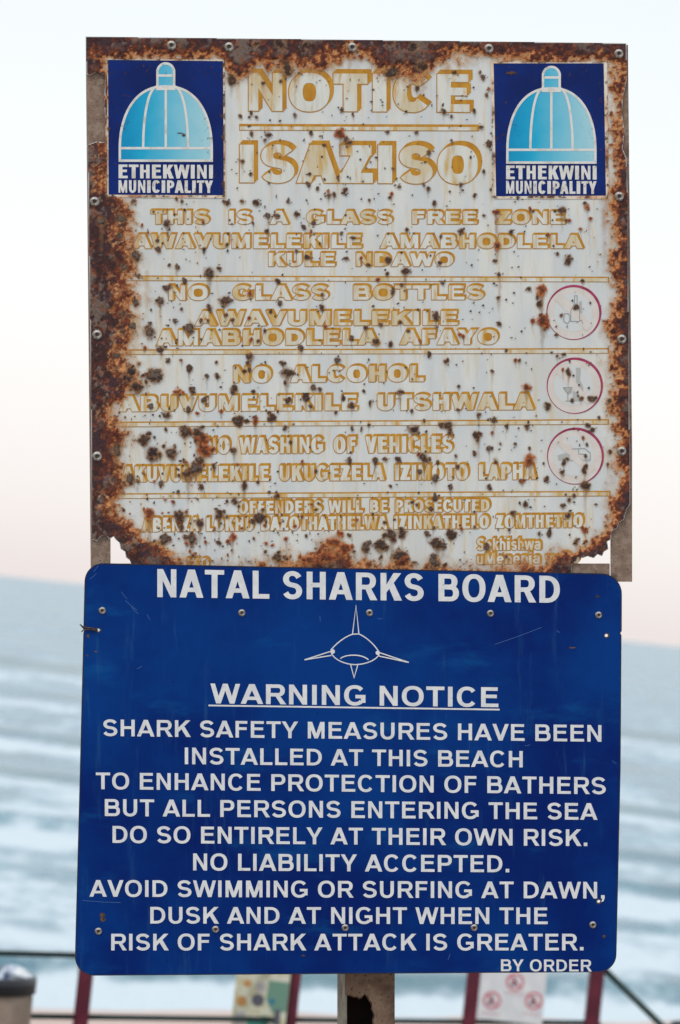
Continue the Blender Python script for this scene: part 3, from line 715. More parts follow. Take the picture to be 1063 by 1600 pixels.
# pictogram discs
M_crim = Mat('crimson_print', rough=.45); M_crim.base(M_crim.mix(M_crim.step(M_crim.noise(70, 3), .4, .65), srgb(140, 28, 72), srgb(166, 52, 92)))
M_blush = Mat('faded_red_field', rough=.5); M_blush.base(M_blush.mix(M_blush.step(M_blush.noise(40, 4), .4, .65), srgb(206, 198, 192), srgb(210, 206, 203)))
M_gry = Mat('faded_grey_print', srgb(172, 174, 172), .5); M_grl = Mat('faded_pale_field', srgb(203, 207, 208), .5)
M_grd = Mat('grey_outline_print', srgb(138, 142, 144), .5)
for k, (cx, cy, r) in enumerate(((897, 488, 43), (898.5, 602.5, 44), (899.5, 712.5, 44.5))):
    n = 72
    V = []; Fc = []
    for i in range(n):
        a = 2 * math.pi * i / n
        V.append(L(cx + r * math.cos(a), cy + r * math.sin(a), .0006))
        V.append(L(cx - 1.0 + (r - 2.5) * math.cos(a), cy + 1.3 + (r - 2.5) * math.sin(a), .0006))
    Fc = [(2 * i + 1, (2 * i + 3) % (2 * n), (2 * i + 2) % (2 * n), 2 * i) for i in range(n)]
    flat(nb, 'pictogram_field', [disc(cx - .5, cy + .5, r - 1.5, 60)], .00035, M_blush)
    flat(nb, 'pictogram_centre', [disc(cx - 2, cy, r * .70, 50)], .0005, M_grl)
    nb.part('pictogram_ring', V, Fc, M_crim)
    a_ = r * .66; flat(nb, 'pictogram_slash', [[(cx - a_ - 1, cy - a_ + 9), (cx - a_ + 9, cy - a_ - 1), (cx + a_ + 1, cy + a_ - 9), (cx + a_ - 9, cy + a_ + 1)]], .0008, M_blush)
    if k == 0:
        flat(nb, 'bottle_symbol', [[(cx + 8, cy - 16), (cx + 12, cy - 18), (cx + 13, cy + 2), (cx + 8, cy + 0)]], .0010, M_gry)
        strokes(nb, 'bottle_outline', [[(cx + 1, cy - 26), (cx + 5, cy - 26), (cx + 5, cy - 14), (cx + 9, cy - 4), (cx + 9, cy + 14), (cx - 5, cy + 14), (cx - 5, cy - 2), (cx + 1, cy - 14), (cx + 1, cy - 26)],
                                       [(cx - 15, cy + 2), (cx - 8, cy + 2), (cx - 6, cy + 12), (cx - 10, cy + 18), (cx - 16, cy + 14), (cx - 15, cy + 2)], [(cx + 4, cy + 16), (cx + 12, cy + 12), (cx + 14, cy + 18)]], .9, .0012, M_grd)
    elif k == 1:
        flat(nb, 'bottle_symbol', [[(cx + 1, cy - 28), (cx + 9, cy - 28), (cx + 8, cy - 9), (cx + 13, cy + 2), (cx + 13, cy + 10), (cx + 2, cy - 5), (cx + 2, cy - 26)],
                                   [(cx - 3, cy + 8), (cx + 12, cy + 20), (cx + 12, cy + 24), (cx - 3, cy + 24)], [(cx - 17, cy + 3), (cx - 5, cy + 3), (cx - 5, cy + 11), (cx - 10, cy + 13)]], .0010, M_gry)
        strokes(nb, 'glass_outline', [[(cx - 18, cy + 3), (cx - 4, cy + 3), (cx - 11, cy + 13), (cx - 18, cy + 3)], [(cx - 11, cy + 13), (cx - 11, cy + 23)], [(cx - 15, cy + 24), (cx - 6, cy + 24)]], .9, .0012, M_grd)
    else:
        flat(nb, 'car_symbol', [[(cx - 28, cy - 1), (cx - 14, cy - 5), (cx - 9, cy - 2), (cx - 9, cy + 4), (cx - 27, cy + 7)], [(cx + 4, cy + 0), (cx + 12, cy + 6), (cx + 22, cy + 4), (cx + 22, cy + 8), (cx + 12, cy + 8)]], .0010, M_gry)
        strokes(nb, 'car_outline', [[(cx - 6, cy - 11), (cx + 14, cy - 12), (cx + 23, cy - 5), (cx + 23, cy + 7)], [(cx + 5, cy - 11), (cx + 5, cy - 3), (cx + 16, cy - 3)], [(cx - 12, cy + 5), (cx - 4, cy + 8)]], .9, .0012, M_grd)

# emblem stickers
M_sb = Mat('sticker_blue', rough=.35); M_sb.base(M_sb.mix(M_sb.step(M_sb.noise(9, 4), .4, .65), srgb(2, 38, 112), srgb(0, 28, 92))); M_sb.b.inputs['Specular IOR Level'].default_value = .15
M_sw = Mat('sticker_white', rough=.45); M_sw.base(M_sw.mix(M_sw.step(M_sw.noise(60, 4), .45, .75), srgb(214, 214, 212), srgb(190, 186, 178)))
M_cream = Mat('stained_sticker_border', rough=.55); M_cream.base(M_cream.ramp(M_cream.noise(18, 5, .6), [(.36, srgb(226, 218, 206)), (.54, srgb(214, 188, 160)), (.68, srgb(160, 96, 60))]))
cyan = [srgb(0, 160, 202), srgb(62, 178, 210), srgb(104, 190, 214), srgb(132, 198, 214)]
M_cy = []
for i, c_ in enumerate([]):
    m = Mat('dome_cyan', rough=.4); nx_ = cyan[min(3, i + 1)]
    m.base(m.mix(m.step(m.noise(12, 2), .3, .7), c_, tuple(c_[k] * .7 + nx_[k] * .3 for k in range(4)))); M_cy.append(m)
def dome_mat(x0, x1, shift):
    m = Mat('dome_cyan', rough=.4); sp3 = m.n('ShaderNodeSeparateXYZ'); m.l(m.c, sp3.inputs[0])
    g = m.n('ShaderNodeMapRange'); m.l(sp3.outputs['X'], g.inputs['Value']); g.inputs['From Min'].default_value = x0; g.inputs['From Max'].default_value = x1
    k = m.math('ADD', m.math('ADD', g.outputs[0], m.math('MULTIPLY', m.math('SUBTRACT', m.noise(30, 4), .5), .25)), shift)
    m.base(m.ramp(k, [(.0, srgb(0, 140, 190)), (.3, srgb(30, 165, 205)), (.6, srgb(105, 186, 212)), (1.0, srgb(158, 204, 216))])); m.b.inputs['Specular IOR Level'].default_value = .2; return m
def sticker(outer, inner, bx0, bx1, top, yfin, ybase, yband, ribs, tx, label):
    s_ = flat(nb, 'emblem_sticker', [outer], .0010, M_cream); s_['label'] = label
    flat(nb, 'blue_field', [inner], .0013, M_sb, s_)
    cx = (bx0 + bx1) / 2; hw = (bx1 - bx0) / 2 - 2
    H = yband - yfin
    gx0 = L(bx0, 200)[0] - nb.b.x; gx1 = L(bx1, 200)[0] - nb.b.x
    M_cy = [dome_mat(gx0, gx1, sh_) for sh_ in (-.06, .0, .04, .06)]
    def side(sgn, k=1.0):   # dome outline from the finial foot down to the band
        pts = []
        for i in range(21):
            a = math.radians(90 * i / 20)
            pts.append((cx + sgn * (k * hw * math.sin(a) ** .86 if k == 1 else (12 + (k * hw - 12) * math.sin(a) ** .9)), yband - (H + 3) * math.cos(a) ** .95 if i < 20 else yband))
        return pts
    rl, rr = (cx - ribs[0]) / hw, (ribs[1] - cx) / hw
    Lo, Ro = side(-1), side(1); Lr, Rr = side(-1, rl), side(1, rr)
    mid = [(cx, p[1]) for p in Lr]
    seg = [Lo + Lr[::-1], Lr + mid[::-1], mid + Rr[::-1], Rr + Ro[::-1]]
    for i, q in enumerate(seg):
        flat(nb, 'dome_segment', [q], .0015 + i * .00002, M_cy[i], s_)
    flat(nb, 'dome_base_band', [[(cx - hw, yband), (cx + hw, yband), (cx + hw, ybase), (cx - hw, ybase)]], .0016, M_cy[1], s_)
    fw = 13
    fin = [(cx - fw, yfin + 1), (cx - fw, top + fw)] + [(cx - fw * math.cos(math.radians(a)), top + fw + 2 - fw * math.sin(math.radians(a))) for a in range(10, 175, 15)] + [(cx + fw, top + fw), (cx + fw, yfin + 1)]
    flat(nb, 'finial', [fin], .00165, M_cy[1], s_)
    lines = [[(cx - hw, ybase)] + [(cx - hw, yband)] + Lo[::-1] + Ro[1:] + [(cx + hw, ybase), (cx - hw, ybase)],
             [(cx - hw, yband), (cx + hw, yband)], Lr, Rr, [(cx, yfin), (cx, yband)], fin + [fin[0]], [(cx - fw, yfin - 20), (cx + fw, yfin - 20)]]
    strokes(nb, 'dome_lines', lines, 3.8, .0018, M_sw, s_)
    for w_, (ya, yb2) in (('ETHEKWINI', tx[0]), ('MUNICIPALITY', tx[1])):
        text(nb, 'emblem_lettering', w_, (bx0, ya), (bx1, ya + .6), (bx1, yb2 + .6), (bx0, yb2), .0018, M_sw, .285, .185, parent=s_)
sticker([(164.5, 89.5), (351.5, 92), (353.5, 309.5), (166, 308.5)], [(169, 93.5), (348.5, 95.5), (350, 305), (170, 304)], 185.5, 333, 97, 138, 251, 231.5, (224, 294), ((257, 278.5), (281.5, 301)),
        'left blue emblem sticker with a straight pale border')
sticker([(766.5, 95), (948.5, 94.5), (952.5, 311), (773, 310.5)], [(771.5, 99), (943.5, 99), (947, 305.5), (775.5, 306.5)], 791, 932.5, 102.5, 141, 254, 234, (829, 895), ((258.5, 280), (282.5, 302.5)),
        'right blue emblem sticker with a curled orange stained border')

# rivets
M_zinc = Mat('weathered_zinc', rough=.5, metal=.5); M_zinc.base(M_zinc.mix(M_zinc.step(M_zinc.noise(160, 4), .4, .65), (.20, .18, .16, 1), (.50, .48, .45, 1)))
M_pin = Mat('dark_pin', rough=.7); M_pin.base(M_pin.mix(M_pin.step(M_pin.noise(200, 3), .4, .6), (.03, .015, .01, 1), (.10, .05, .03, 1)))
PXM = 1 / 939.0
def rivet_mesh(r, h):
    V = []; Fc = []; n = 20
    prof = [(1, 0), (.98, .35), (.8, .8), (.5, 1), (.42, .92), (.36, .55)]
    for a, b in prof:
        for k in range(n): t = 2 * math.pi * k / n; V.append((r * a * math.cos(t), r * a * math.sin(t), h * b))
    for i in range(len(prof) - 1):
        for k in range(n): Fc.append((i * n + k, i * n + (k + 1) % n, (i + 1) * n + (k + 1) % n, (i + 1) * n + k))
    Fc.append(tuple((len(prof) - 1) * n + k for k in range(n)))
    me_ = bpy.data.meshes.new('rivet'); me_.from_pydata(V, [], Fc); me_.materials.append(M_zinc.m); me_.materials.append(M_pin.m)
    for i, p_ in enumerate(me_.polygons): p_.use_smooth = i < len(Fc) - 1; p_.material_index = 1 if i >= (len(prof) - 2) * n else 0
    return me_
def rivets(board, pts, r, h, z):
    me_ = rivet_mesh(r * PXM, h)
    for x, y in pts:
        o = bpy.data.objects.new('rivet', me_); COL.objects.link(o); o.parent = board.e; o.location = Vector(L(x, y, z)) - board.b
rivets(nb, [(358, 73.5), (550.5, 74), (764, 76), (967, 84), (152, 523), (152, 713), (967.5, 307), (971.5, 530), (971.5, 705), (148, 315), (268, 71)], 7.6, .0035, .0035)

# rust: raised crust and stains as a real, uneven layer lying on the board
G = 1.5
gx = np.arange(132, 990, G); gy = np.arange(55, 898, G); PX, PY = np.meshgrid(gx, gy)
interp = lambda q, t: np.interp(t, [a for a, _ in q], [b for _, b in q])
w1 = fbm(PX, PY, 34, 4, 11) - .5; w2 = fbm(PX, PY, 9, 4, 21) - .5; w3 = fbm(PX, PY, 3.6, 3, 31) - .5
ncr = fbm(PX, PY, 22, 5, 41, .6); nfi = fbm(PX, PY, 5, 3, 51, .7)
left = interp([(55, 166), (300, 168), (312, 196), (350, 196), (400, 204), (430, 196), (470, 212), (520, 200), (560, 192), (600, 214), (640, 178), (680, 186), (720, 180), (760, 186), (790, 180), (815, 190), (840, 225), (860, 262), (885, 285), (900, 290)], PY) - PX
topb = interp([(130, 92), (350, 92), (360, 108), (372, 122), (382, 108), (400, 104), (440, 98), (460, 104), (500, 98), (525, 90), (540, 76), (556, 78), (572, 88), (590, 110), (620, 108), (650, 116), (664, 110), (684, 96), (705, 86), (740, 90), (765, 90), (950, 95), (990, 95)], PX) - PY
rightb = PX - interp([(55, 955), (310, 953), (340, 948), (400, 953), (450, 958), (500, 953), (560, 952), (600, 955), (650, 956), (700, 962), (760, 960), (800, 950), (835, 935), (855, 915), (870, 880), (885, 840), (900, 830)], PY)
botb = PY - interp([(130, 880), (330, 889), (430, 886), (480, 872), (500, 858), (530, 860), (550, 884), (600, 888), (640, 884), (700, 889), (760, 887), (820, 884), (860, 878), (900, 868)], PX)
E = np.maximum.reduce([left, topb, (rightb - 8) * 1.1, botb])
E = E + 36 * w1 + 32 * w2 + 12 * w3
sm = lambda a, b, x: (lambda t: t * t * (3 - 2 * t))(np.clip((x - a) / (b - a), 0, 1))
col = np.zeros(PX.shape + (3,)); alpha = np.zeros(PX.shape); hgt = np.zeros(PX.shape)
def over(mask, rgb):
    global col, alpha
    m = mask[..., None]; a_new = mask + alpha * (1 - mask)
    col = np.where(a_new[..., None] > 1e-4, (np.array(rgb) * m + col * (alpha * (1 - mask))[..., None]) / np.maximum(a_new[..., None], 1e-4), col)
    alpha = a_new
C_st = (.50, .30, .13); C_or = (.24, .06, .012); C_or2 = (.50, .215, .075); C_rd = (.088, .018, .009); C_dk = (.020, .009, .011); C_pu = (.040, .018, .026); C_gy = (.135, .105, .088)
n_a = fbm(PX + 300, PY, 15, 5, 71, .62); n_b = fbm(PX + 90, PY + 44, 7, 3, 81, .65); wf = fbm(PX + 5, PY + 9, 4.2, 2, 91) - .5
over(sm(-34, 4, E) * .38, C_st)
over(sm(-12, 5, E + 14 * wf) * .72, C_or2)
over(sm(-4, 9, E + 26 * wf) * .85, C_or)
over(sm(-20, -4, E) * sm(.64, .72, nfi) * .8, C_rd)
over(sm(0, 11, E + 30 * wf + 14 * w3) * .93, C_rd)
over(sm(9, 20, E + 34 * wf) * .88, C_dk)
over(sm(10, 22, E) * sm(.47, .60, n_a) * .75, C_pu)
over(sm(12, 30, E) * sm(.53, .62, ncr + .25 * wf) * .85, C_gy)
n_g = fbm(PX + 11, PY + 500, 30, 3, 95)
side = sm(105, 180, PY + 0 * PX); glow = side * sm(900, 700, PX) * sm(-6, 4, E) * sm(30, 14, E)
over(glow * sm(.55, .68, n_g + .5 * wf) * .55, (.44, .15, .04))
over(glow * sm(.58, .70, n_g + .8 * wf) * .6, (.62, .34, .15))
over(glow * sm(.47, .56, n_b + .3 * wf) * .7, C_rd)
over(sm(5, 16, E) * sm(.60, .70, nfi) * .6, C_rd)
over(sm(6, 14, E) * sm(.60, .68, n_b) * .38, C_or)
hgt += sm(0, 14, E) * (.25 + 1.2 * ncr + .8 * (w3 + .5) + .6 * nfi + 1.0 * sm(.53, .62, ncr))
# spots read off the photograph: x, y, size, tone (0 brown, 1 grey blister, 2 red, 3 black)
SP = """362 123 10 0;439 127 4 0;449 108 11 0;461 181 6 1;401 183 5 0;389 183 4 0;438 189 4 0;419 210 6 0;393 208 5 1;486 208 5 0;505 206 2 0;534 172 5 0;552 179 5 0;532 208 9 2;541 217 8 1;546 222 6 0;542 154 3 0
379 252 5 0;391 266 3 0;287 211 3 0;451 313 6 1;379 314 6 0;401 316 6 0;284 314 5 1;355 317 7 0;209 315 6 1;482 287 6 1;497 295 6 1;514 306 6 1;539 297 6 0;507 280 4 0;479 313 3 0;418 338 7 1;432 336 7 1;464 335 6 0;262 348 9 1;490 348 5 1;475 355 7 0;356 365 4 0;248 390 6 0;318 390 6 0
534 365 5 1;552 371 5 0;463 392 5 0;482 402 7 0;541 404 7 0;327 426 9 1;343 419 5 0;277 417 5 1;288 438 5 1;188 342 9 1;188 369 7 1;213 400 9 1;194 417 8 1;217 431 6 1;159 346 10 1;647 73 9 3;659 104 11 0;614 114 10 0;710 114 5 0;651 138 7 0;693 174 6 0;706 181 5 1;741 174 5 0;741 137 4 0;755 121 6 1;761 148 5 1;753 198 6 0;650 207 6 1;605 207 5 0
706 220 5 1;765 225 7 0;756 268 5 0;671 239 6 0;624 292 5 1;720 288 5 0;663 289 5 1;610 309 5 0;578 313 5 0;680 318 6 0;757 337 4 0;776 332 6 2;805 315 3 2;878 328 7 0;890 345 5 2;918 324 6 2;923 341 5 2;908 358 5 2;636 359 5 0;720 362 6 0;822 353 4 0;799 362 6 0;777 384 8 2;774 408 5 0;780 429 6 0;888 406 10 0;921 417 4 0;871 397 4 0;607 406 6 0;634 424 7 0;687 411 5 0;579 253 4 0
262 449 8 1;251 472 8 1;290 439 5 0;284 483 4 0;274 501 6 1;297 514 10 1;328 482 7 0;352 470 9 0;332 459 4 0;233 518 9 1;251 546 7 0;277 544 4 0;263 563 6 1;205 581 10 3;214 604 12 3;243 586 11 1;296 575 7 0;217 568 5 0;319 625 6 0;339 566 5 0;324 588 6 0;340 587 7 0;279 612 8 2;300 610 8 0;365 610 9 0;391 557 8 0;391 576 6 0;294 641 7 0;235 635 6 1;262 648 8 0;373 657 9 0;399 657 8 2;385 658 5 0
425 652 8 0;449 583 9 0;445 598 5 0;451 627 7 0;479 622 7 0;490 606 7 1;500 608 5 1;528 563 7 1;536 622 6 0;550 633 8 0;550 528 6 0;470 543 7 1;438 474 5 1;434 439 5 0;391 459 6 2;393 530 4 2;503 482 7 0;503 461 5 0;364 499 4 0;446 668 7 0;550 670 6 0;225 687 11 0;238 708 13 3;269 708 9 1;290 675 10 0;366 703 8 1;335 728 6 0;314 722 10 0;304 732 12 1;294 742 9 0;320 704 13 2;315 685 13 2;308 676 10 0;333 672 4 0;545 719 7 0;485 697 4 0;382 759 9 0;432 774 7 0
314 760 6 0;252 755 7 1;203 749 9 1;367 783 8 0;430 755 4 0;233 805 13 2;281 807 12 0;343 805 9 0;312 817 9 0;407 809 9 0;257 843 11 1;300 842 11 1;343 848 7 0;364 839 8 2;447 841 7 2;546 836 6 0;521 848 13 2;511 871 15 2;538 859 11 2;432 871 9 0;484 875 9 2;182 556 8 1;192 490 8 1;192 519 8 1;213 472 8 1;207 509 7 1;182 703 9 1
615 455 7 0;629 445 5 0;681 493 8 0;692 441 5 1;583 479 4 0;572 513 6 0;588 534 8 0;611 537 7 0;595 509 5 0;670 554 6 0;698 564 5 0;827 452 6 0;846 453 9 2;843 475 7 0;848 501 10 2;852 514 5 0;781 506 6 0;779 465 5 0;802 474 3 0;736 486 4 0;877 492 5 0;901 480 6 0;868 523 4 0;822 567 4 0;831 576 3 0;823 605 9 2;855 634 7 0;625 613 7 0;569 612 5 0;579 630 5 0;889 581 6 0;890 565 4 0;921 606 4 0;926 623 8 0;908 622 5 0;894 626 4 0;952 627 5 0
749 648 7 0;772 656 7 0;792 666 6 0;824 668 7 0;701 664 10 0;704 674 8 0;646 671 9 3;746 679 8 0;765 701 7 1;742 708 6 0;747 687 5 0;663 715 8 0;587 720 8 0;603 718 7 0;622 717 6 0;775 720 6 0;828 718 9 2;854 748 7 0;680 747 7 1;656 737 6 1;704 761 7 1;764 761 6 0;817 752 5 0;926 672 7 0;918 664 5 0;917 695 6 0;916 712 5 0;881 722 8 0;888 717 6 0;878 737 7 0;914 735 7 0;915 759 10 0;953 706 6 0;950 726 5 0;681 778 8 0;643 784 4 0;651 789 4 0;674 795 6 0
822 787 7 0;802 803 8 0;890 780 7 0;897 774 5 0;881 790 6 0;887 805 7 0;914 828 7 2;901 846 7 0;859 833 7 0;843 834 5 0;705 835 10 0;668 834 7 1;629 832 9 0;612 835 9 0;572 855 10 1;595 853 9 0;605 855 6 0;684 850 10 0;692 853 7 1;624 871 12 0;630 878 10 2;678 875 10 1;761 855 8 1;796 828 4 0;399 69 8 3;439 68 9 3;477 68 8 3;640 116 8 2;420 103 9 2;385 112 8 2""".replace('\n', ';').split(';')
rs = random.Random(12)
spots = [tuple(float(q) for q in s_.split()) for s_ in SP]
spots = [(x, y, r * (.60 if r < 9 else .78) * rs.uniform(.75, 1.2), t) for x, y, r, t in spots]
for x, y, r, t in list(spots):                              # smaller pits gather round the big ones
    if r > 3:
        for _ in range(rs.randint(0, 3)):
            a_ = rs.uniform(0, 6.28); k_ = r * rs.uniform(1.0, 2.3); spots.append((x + k_ * math.cos(a_), y + k_ * math.sin(a_), r * rs.uniform(.16, .5), t))
for _ in range(900):
    spots.append((rs.uniform(205, 950), rs.uniform(100, 885), rs.choice((1.0, 1.1, 1.2, 1.4, 1.7, 2.0, 2.6)), rs.choice((0, 0, 0, 3, 2))))
for x in range(260):                                     # fine freckles, thicker towards the left edge and foot
    spots.append((rs.uniform(185, 330) if x % 2 else rs.uniform(200, 560), rs.uniform(330, 880) if x % 2 else rs.uniform(780, 885), rs.uniform(.9, 2.6), rs.choice((0, 2, 2))))
def in_sticker(x, y): return (168 < x < 350 and 92 < y < 307) or (770 < x < 948 and 97 < y < 309)
spots = [s_ for s_ in spots if s_[2] >= 2.9 or not in_sticker(s_[0], s_[1]) ]
WX = 2.4 * (fbm(PX, PY, 7, 3, 61) - .5) * 2; WY = 2.4 * (fbm(PX + 77, PY, 7, 3, 62) - .5) * 2
def win(x, y, rx, ry0, ry1):
    i0 = max(0, int((y - ry0 - 55) / G)); i1 = min(len(gy), int((y + ry1 - 55) / G) + 2); j0 = max(0, int((x - rx - 132) / G)); j1 = min(len(gx), int((x + rx - 132) / G) + 2)
    return slice(i0, i1), slice(j0, j1)
def over_w(w, mask, rgb):
    a = alpha[w]; an = mask + a * (1 - mask)
    col[w] = np.where(an[..., None] > 1e-4, (np.array(rgb) * mask[..., None] + col[w] * (a * (1 - mask))[..., None]) / np.maximum(an[..., None], 1e-4), col[w]); alpha[w] = an
for x, y, r, tone in spots:                              # stains first, then crusts
    if r < 2.2: continue
    ln = r * rs.choice((1.5, 3, 5, 9)) if tone != 2 else r * rs.choice((3, 6, 9))
    if r > 9: ln = min(ln, 22)
    w = win(x, y, r * 2.4, r * 2.4, ln + 6); dx = PX[w] - x + WX[w]; dy = PY[w] - y + WY[w]
    d = np.hypot(dx, dy) / r
    over_w(w, .46 * sm(1.8, .6, d), (.27, .165, .085) if tone != 2 else (.40, .16, .05))
    k = np.clip(dy / ln, 0, 1); wd = r * (.62 - .35 * k)
    over_w(w, np.where(dy > 0, .52 * (1 - k) * sm(1.3, .2, np.abs(dx) / wd), 0) * sm(0, .2, k + .1), (.20, .12, .055))
for x, y, ln, wd, k0 in ((776, 335, 100, 3, .5), (781, 430, 90, 2.5, .45), (770, 130, 5, 2, .2), (415, 108, 70, 6, .35), (462, 110, 85, 3, .45), (546, 84, 90, 3, .25), (660, 112, 60, 4, .35), (700, 96, 60, 4, .3), (889, 580, 40, 2.5, .5), (921, 340, 90, 3, .3), (944, 320, 120, 4, .3), (300, 740, 60, 5, .3), (747, 690, 60, 3, .35), (915, 765, 60, 3, .4), (230, 420, 90, 4, .25), (251, 480, 60, 3, .3), (534, 220, 70, 5, .3), (846, 460, 60, 4, .35)):
    w = win(x, y, wd * 3, 2, ln); k = np.clip((PY[w] - y) / ln, 0, 1)
    over_w(w, k0 * (1 - k) * sm(0, .05, k) * sm(1.4, .1, np.abs(PX[w] - x + WX[w]) / (wd * (1.2 - .6 * k))), (.34, .17, .06))
for x, y, r, tone in spots:
    w = win(x, y, r * 2.2 + 3, r * 2.2 + 3, r * 2.2 + 3); sc_ = min(1, r / 4)
    dx = (PX[w] - x) + WX[w] * sc_ * 1.3; dy = (PY[w] - y) + WY[w] * sc_ * 1.3
    st_ = rs.uniform(.75, 1.35)
    d = np.hypot(dx * st_, dy / st_) / r + (w3[w] * 1.3 + w2[w] * .9) * sc_
    tone = int(tone)
    if r > 2.2: over_w(w, sm(1.35, .85, d) * .62, (.15, .062, .024) if tone != 2 else (.34, .09, .015))
    if tone == 2: over_w(w, sm(1.0, .55, d) * .9, (.13, .028, .010)); over_w(w, sm(.55, .2, d) * .8, (.035, .018, .014))
    elif tone == 3: over_w(w, sm(.95, .6, d) * .95, (.018, .012, .014))
    elif tone == 1:
        over_w(w, sm(.98, .76, d) * .97, (.034, .021, .017)); over_w(w, sm(.68, .40, d) * .8, (.115, .092, .074))
    else: over_w(w, sm(.98, .72, d) * .97, (.036, .020, .014)); over_w(w, sm(.5, .25, d) * sm(.45, .6, nfi[w]) * .6, (.12, .09, .07))
    hgt[w] += sm(1.0, .45, d) * min(r, 10) * (.16 if tone != 1 else .24) * (.8 + .5 * nfi[w])
# keep the stickers clear except for their spots, and cut to the board's ragged outline
stk = ((PX > 166.5) & (PX < 351.5) & (PY > 91) & (PY < 308)) | ((PX > 769) & (PX < 950) & (PY > 96) & (PY < 309.5))
keep = np.ones(PX.shape, bool)
inside = np.zeros(PX.shape, bool); n = len(outline)
for i in range(n):
    xa, ya = outline[i]; xb, yb2 = outline[(i + 1) % n]
    cnd = ((ya > PY) != (yb2 > PY))
    with np.errstate(divide='ignore', invalid='ignore'): xi = (xb - xa) * (PY - ya) / (yb2 - ya) + xa
    inside ^= cnd & (PX < xi)
edge_clear = np.maximum(0, np.minimum.reduce([np.abs(PX - 166), np.abs(PX - 352), np.abs(PX - 768), np.abs(PX - 950)]))
for x, y, r in ((287, 211, 2.4),):
    pass
sp_mask = np.zeros(PX.shape)
for x, y, rx, ry in ((287, 211, 3.4, 3.0), (799, 114, 9, 3), (282, 208, 5, 1.4)):
    sp_mask = np.maximum(sp_mask, sm(1.1, .6, np.hypot((PX - x) / rx, (PY - y) / ry) + w3 * .8))
din = np.minimum.reduce([np.abs(PX - 166), np.abs(PX - 351), np.abs(PX - 768), np.abs(PX - 949.5), np.where(PX < 500, np.abs(PY - 91), np.abs(PY - 95)), np.abs(PY - 308.5)])
creep = sm(2, -3, din + 14 * w3 + 16 * w2) * .8 + sm(.69, .76, nfi) * .5 * sm(60, 10, din)
sp_mask = np.maximum(sp_mask, creep)
alpha = np.where(stk, sp_mask * .9, alpha); hgt = np.where(stk, sp_mask * .2, hgt); col = np.where(stk[..., None], np.array((.075, .038, .026)), col)
zf_ = .0021 + .0009 * hgt
vis = (alpha > .03) & inside
fk = vis[:-1, :-1] | vis[1:, :-1] | vis[:-1, 1:] | vis[1:, 1:]
ia = inside; fk &= ia[:-1, :-1] & ia[1:, :-1] & ia[:-1, 1:] & ia[1:, 1:]
ids = np.arange(PX.size).reshape(PX.shape)
q = np.stack([ids[1:, :-1], ids[1:, 1:], ids[:-1, 1:], ids[:-1, :-1]], -1)[fk]
used, inv = np.unique(q, return_inverse=True); q = inv.reshape(-1, 4)
pts_ = Lnp(PX.reshape(-1)[used], PY.reshape(-1)[used], 0.0)
zz = zf_.reshape(-1)[used]
pts_ = Lnp(PX.reshape(-1)[used], PY.reshape(-1)[used], zz)
pts_ -= np.array(nb.b)[None]
me = bpy.data.meshes.new('rust_layer')
me.vertices.add(len(pts_)); me.vertices.foreach_set('co', pts_.astype('f').reshape(-1))
me.loops.add(q.size); me.loops.foreach_set('vertex_index', q.reshape(-1).astype('i'))
me.polygons.add(len(q)); me.polygons.foreach_set('loop_start', np.arange(0, q.size, 4, dtype='i')); me.polygons.foreach_set('loop_total', np.full(len(q), 4, 'i'))
me.update(calc_edges=True); me.validate()
me.polygons.foreach_set('use_smooth', [True] * len(me.polygons))
at = me.attributes.new('rust', 'FLOAT_COLOR', 'POINT')
at.data.foreach_set('color', np.concatenate([col.reshape(-1, 3)[used], alpha.reshape(-1)[used][:, None]], 1).astype('f').reshape(-1))
mr = Mat('rust', rough=.88)
ra = mr.n('ShaderNodeAttribute'); ra.attribute_name = 'rust'
f1 = mr.noise(420, 5, .7); f2 = mr.noise(170, 4, .65, off=5)
c = mr.mix(mr.step(f1, .35, .7), ra.outputs['Color'], mr.mix(1.0, ra.outputs['Color'], (1.7, 1.55, 1.5, 1), 'MULTIPLY'))
c = mr.mix(mr.math('MULTIPLY', mr.step(f2, .52, .66), .55), c, mr.mix(1.0, ra.outputs['Color'], (.38, .34, .36, 1), 'MULTIPLY'))
mr.base(c); mr.bump(mr.math('ADD', f1, f2), .7, .0016)
# alpha: soft stains get a grain, crusts stay solid
gr = mr.math('ADD', mr.math('MULTIPLY', mr.math('SUBTRACT', f1, .5), .9), ra.outputs['Alpha'])
al = mr.step(gr, .02, .98); al2 = mr.math('MULTIPLY', ra.outputs['Alpha'], .5); al3 = mr.math('ADD', mr.math('MULTIPLY', al, .55), al2)
al3 = mr.math('MULTIPLY', al3, mr.step(ra.outputs['Alpha'], .0, .12))
mr.l(al3, mr.b.inputs['Alpha'])
me.materials.append(mr.m)
ro = bpy.data.objects.new('rust_layer', me); COL.objects.link(ro); ro.parent = nb.e; ro['kind'] = 'stuff'

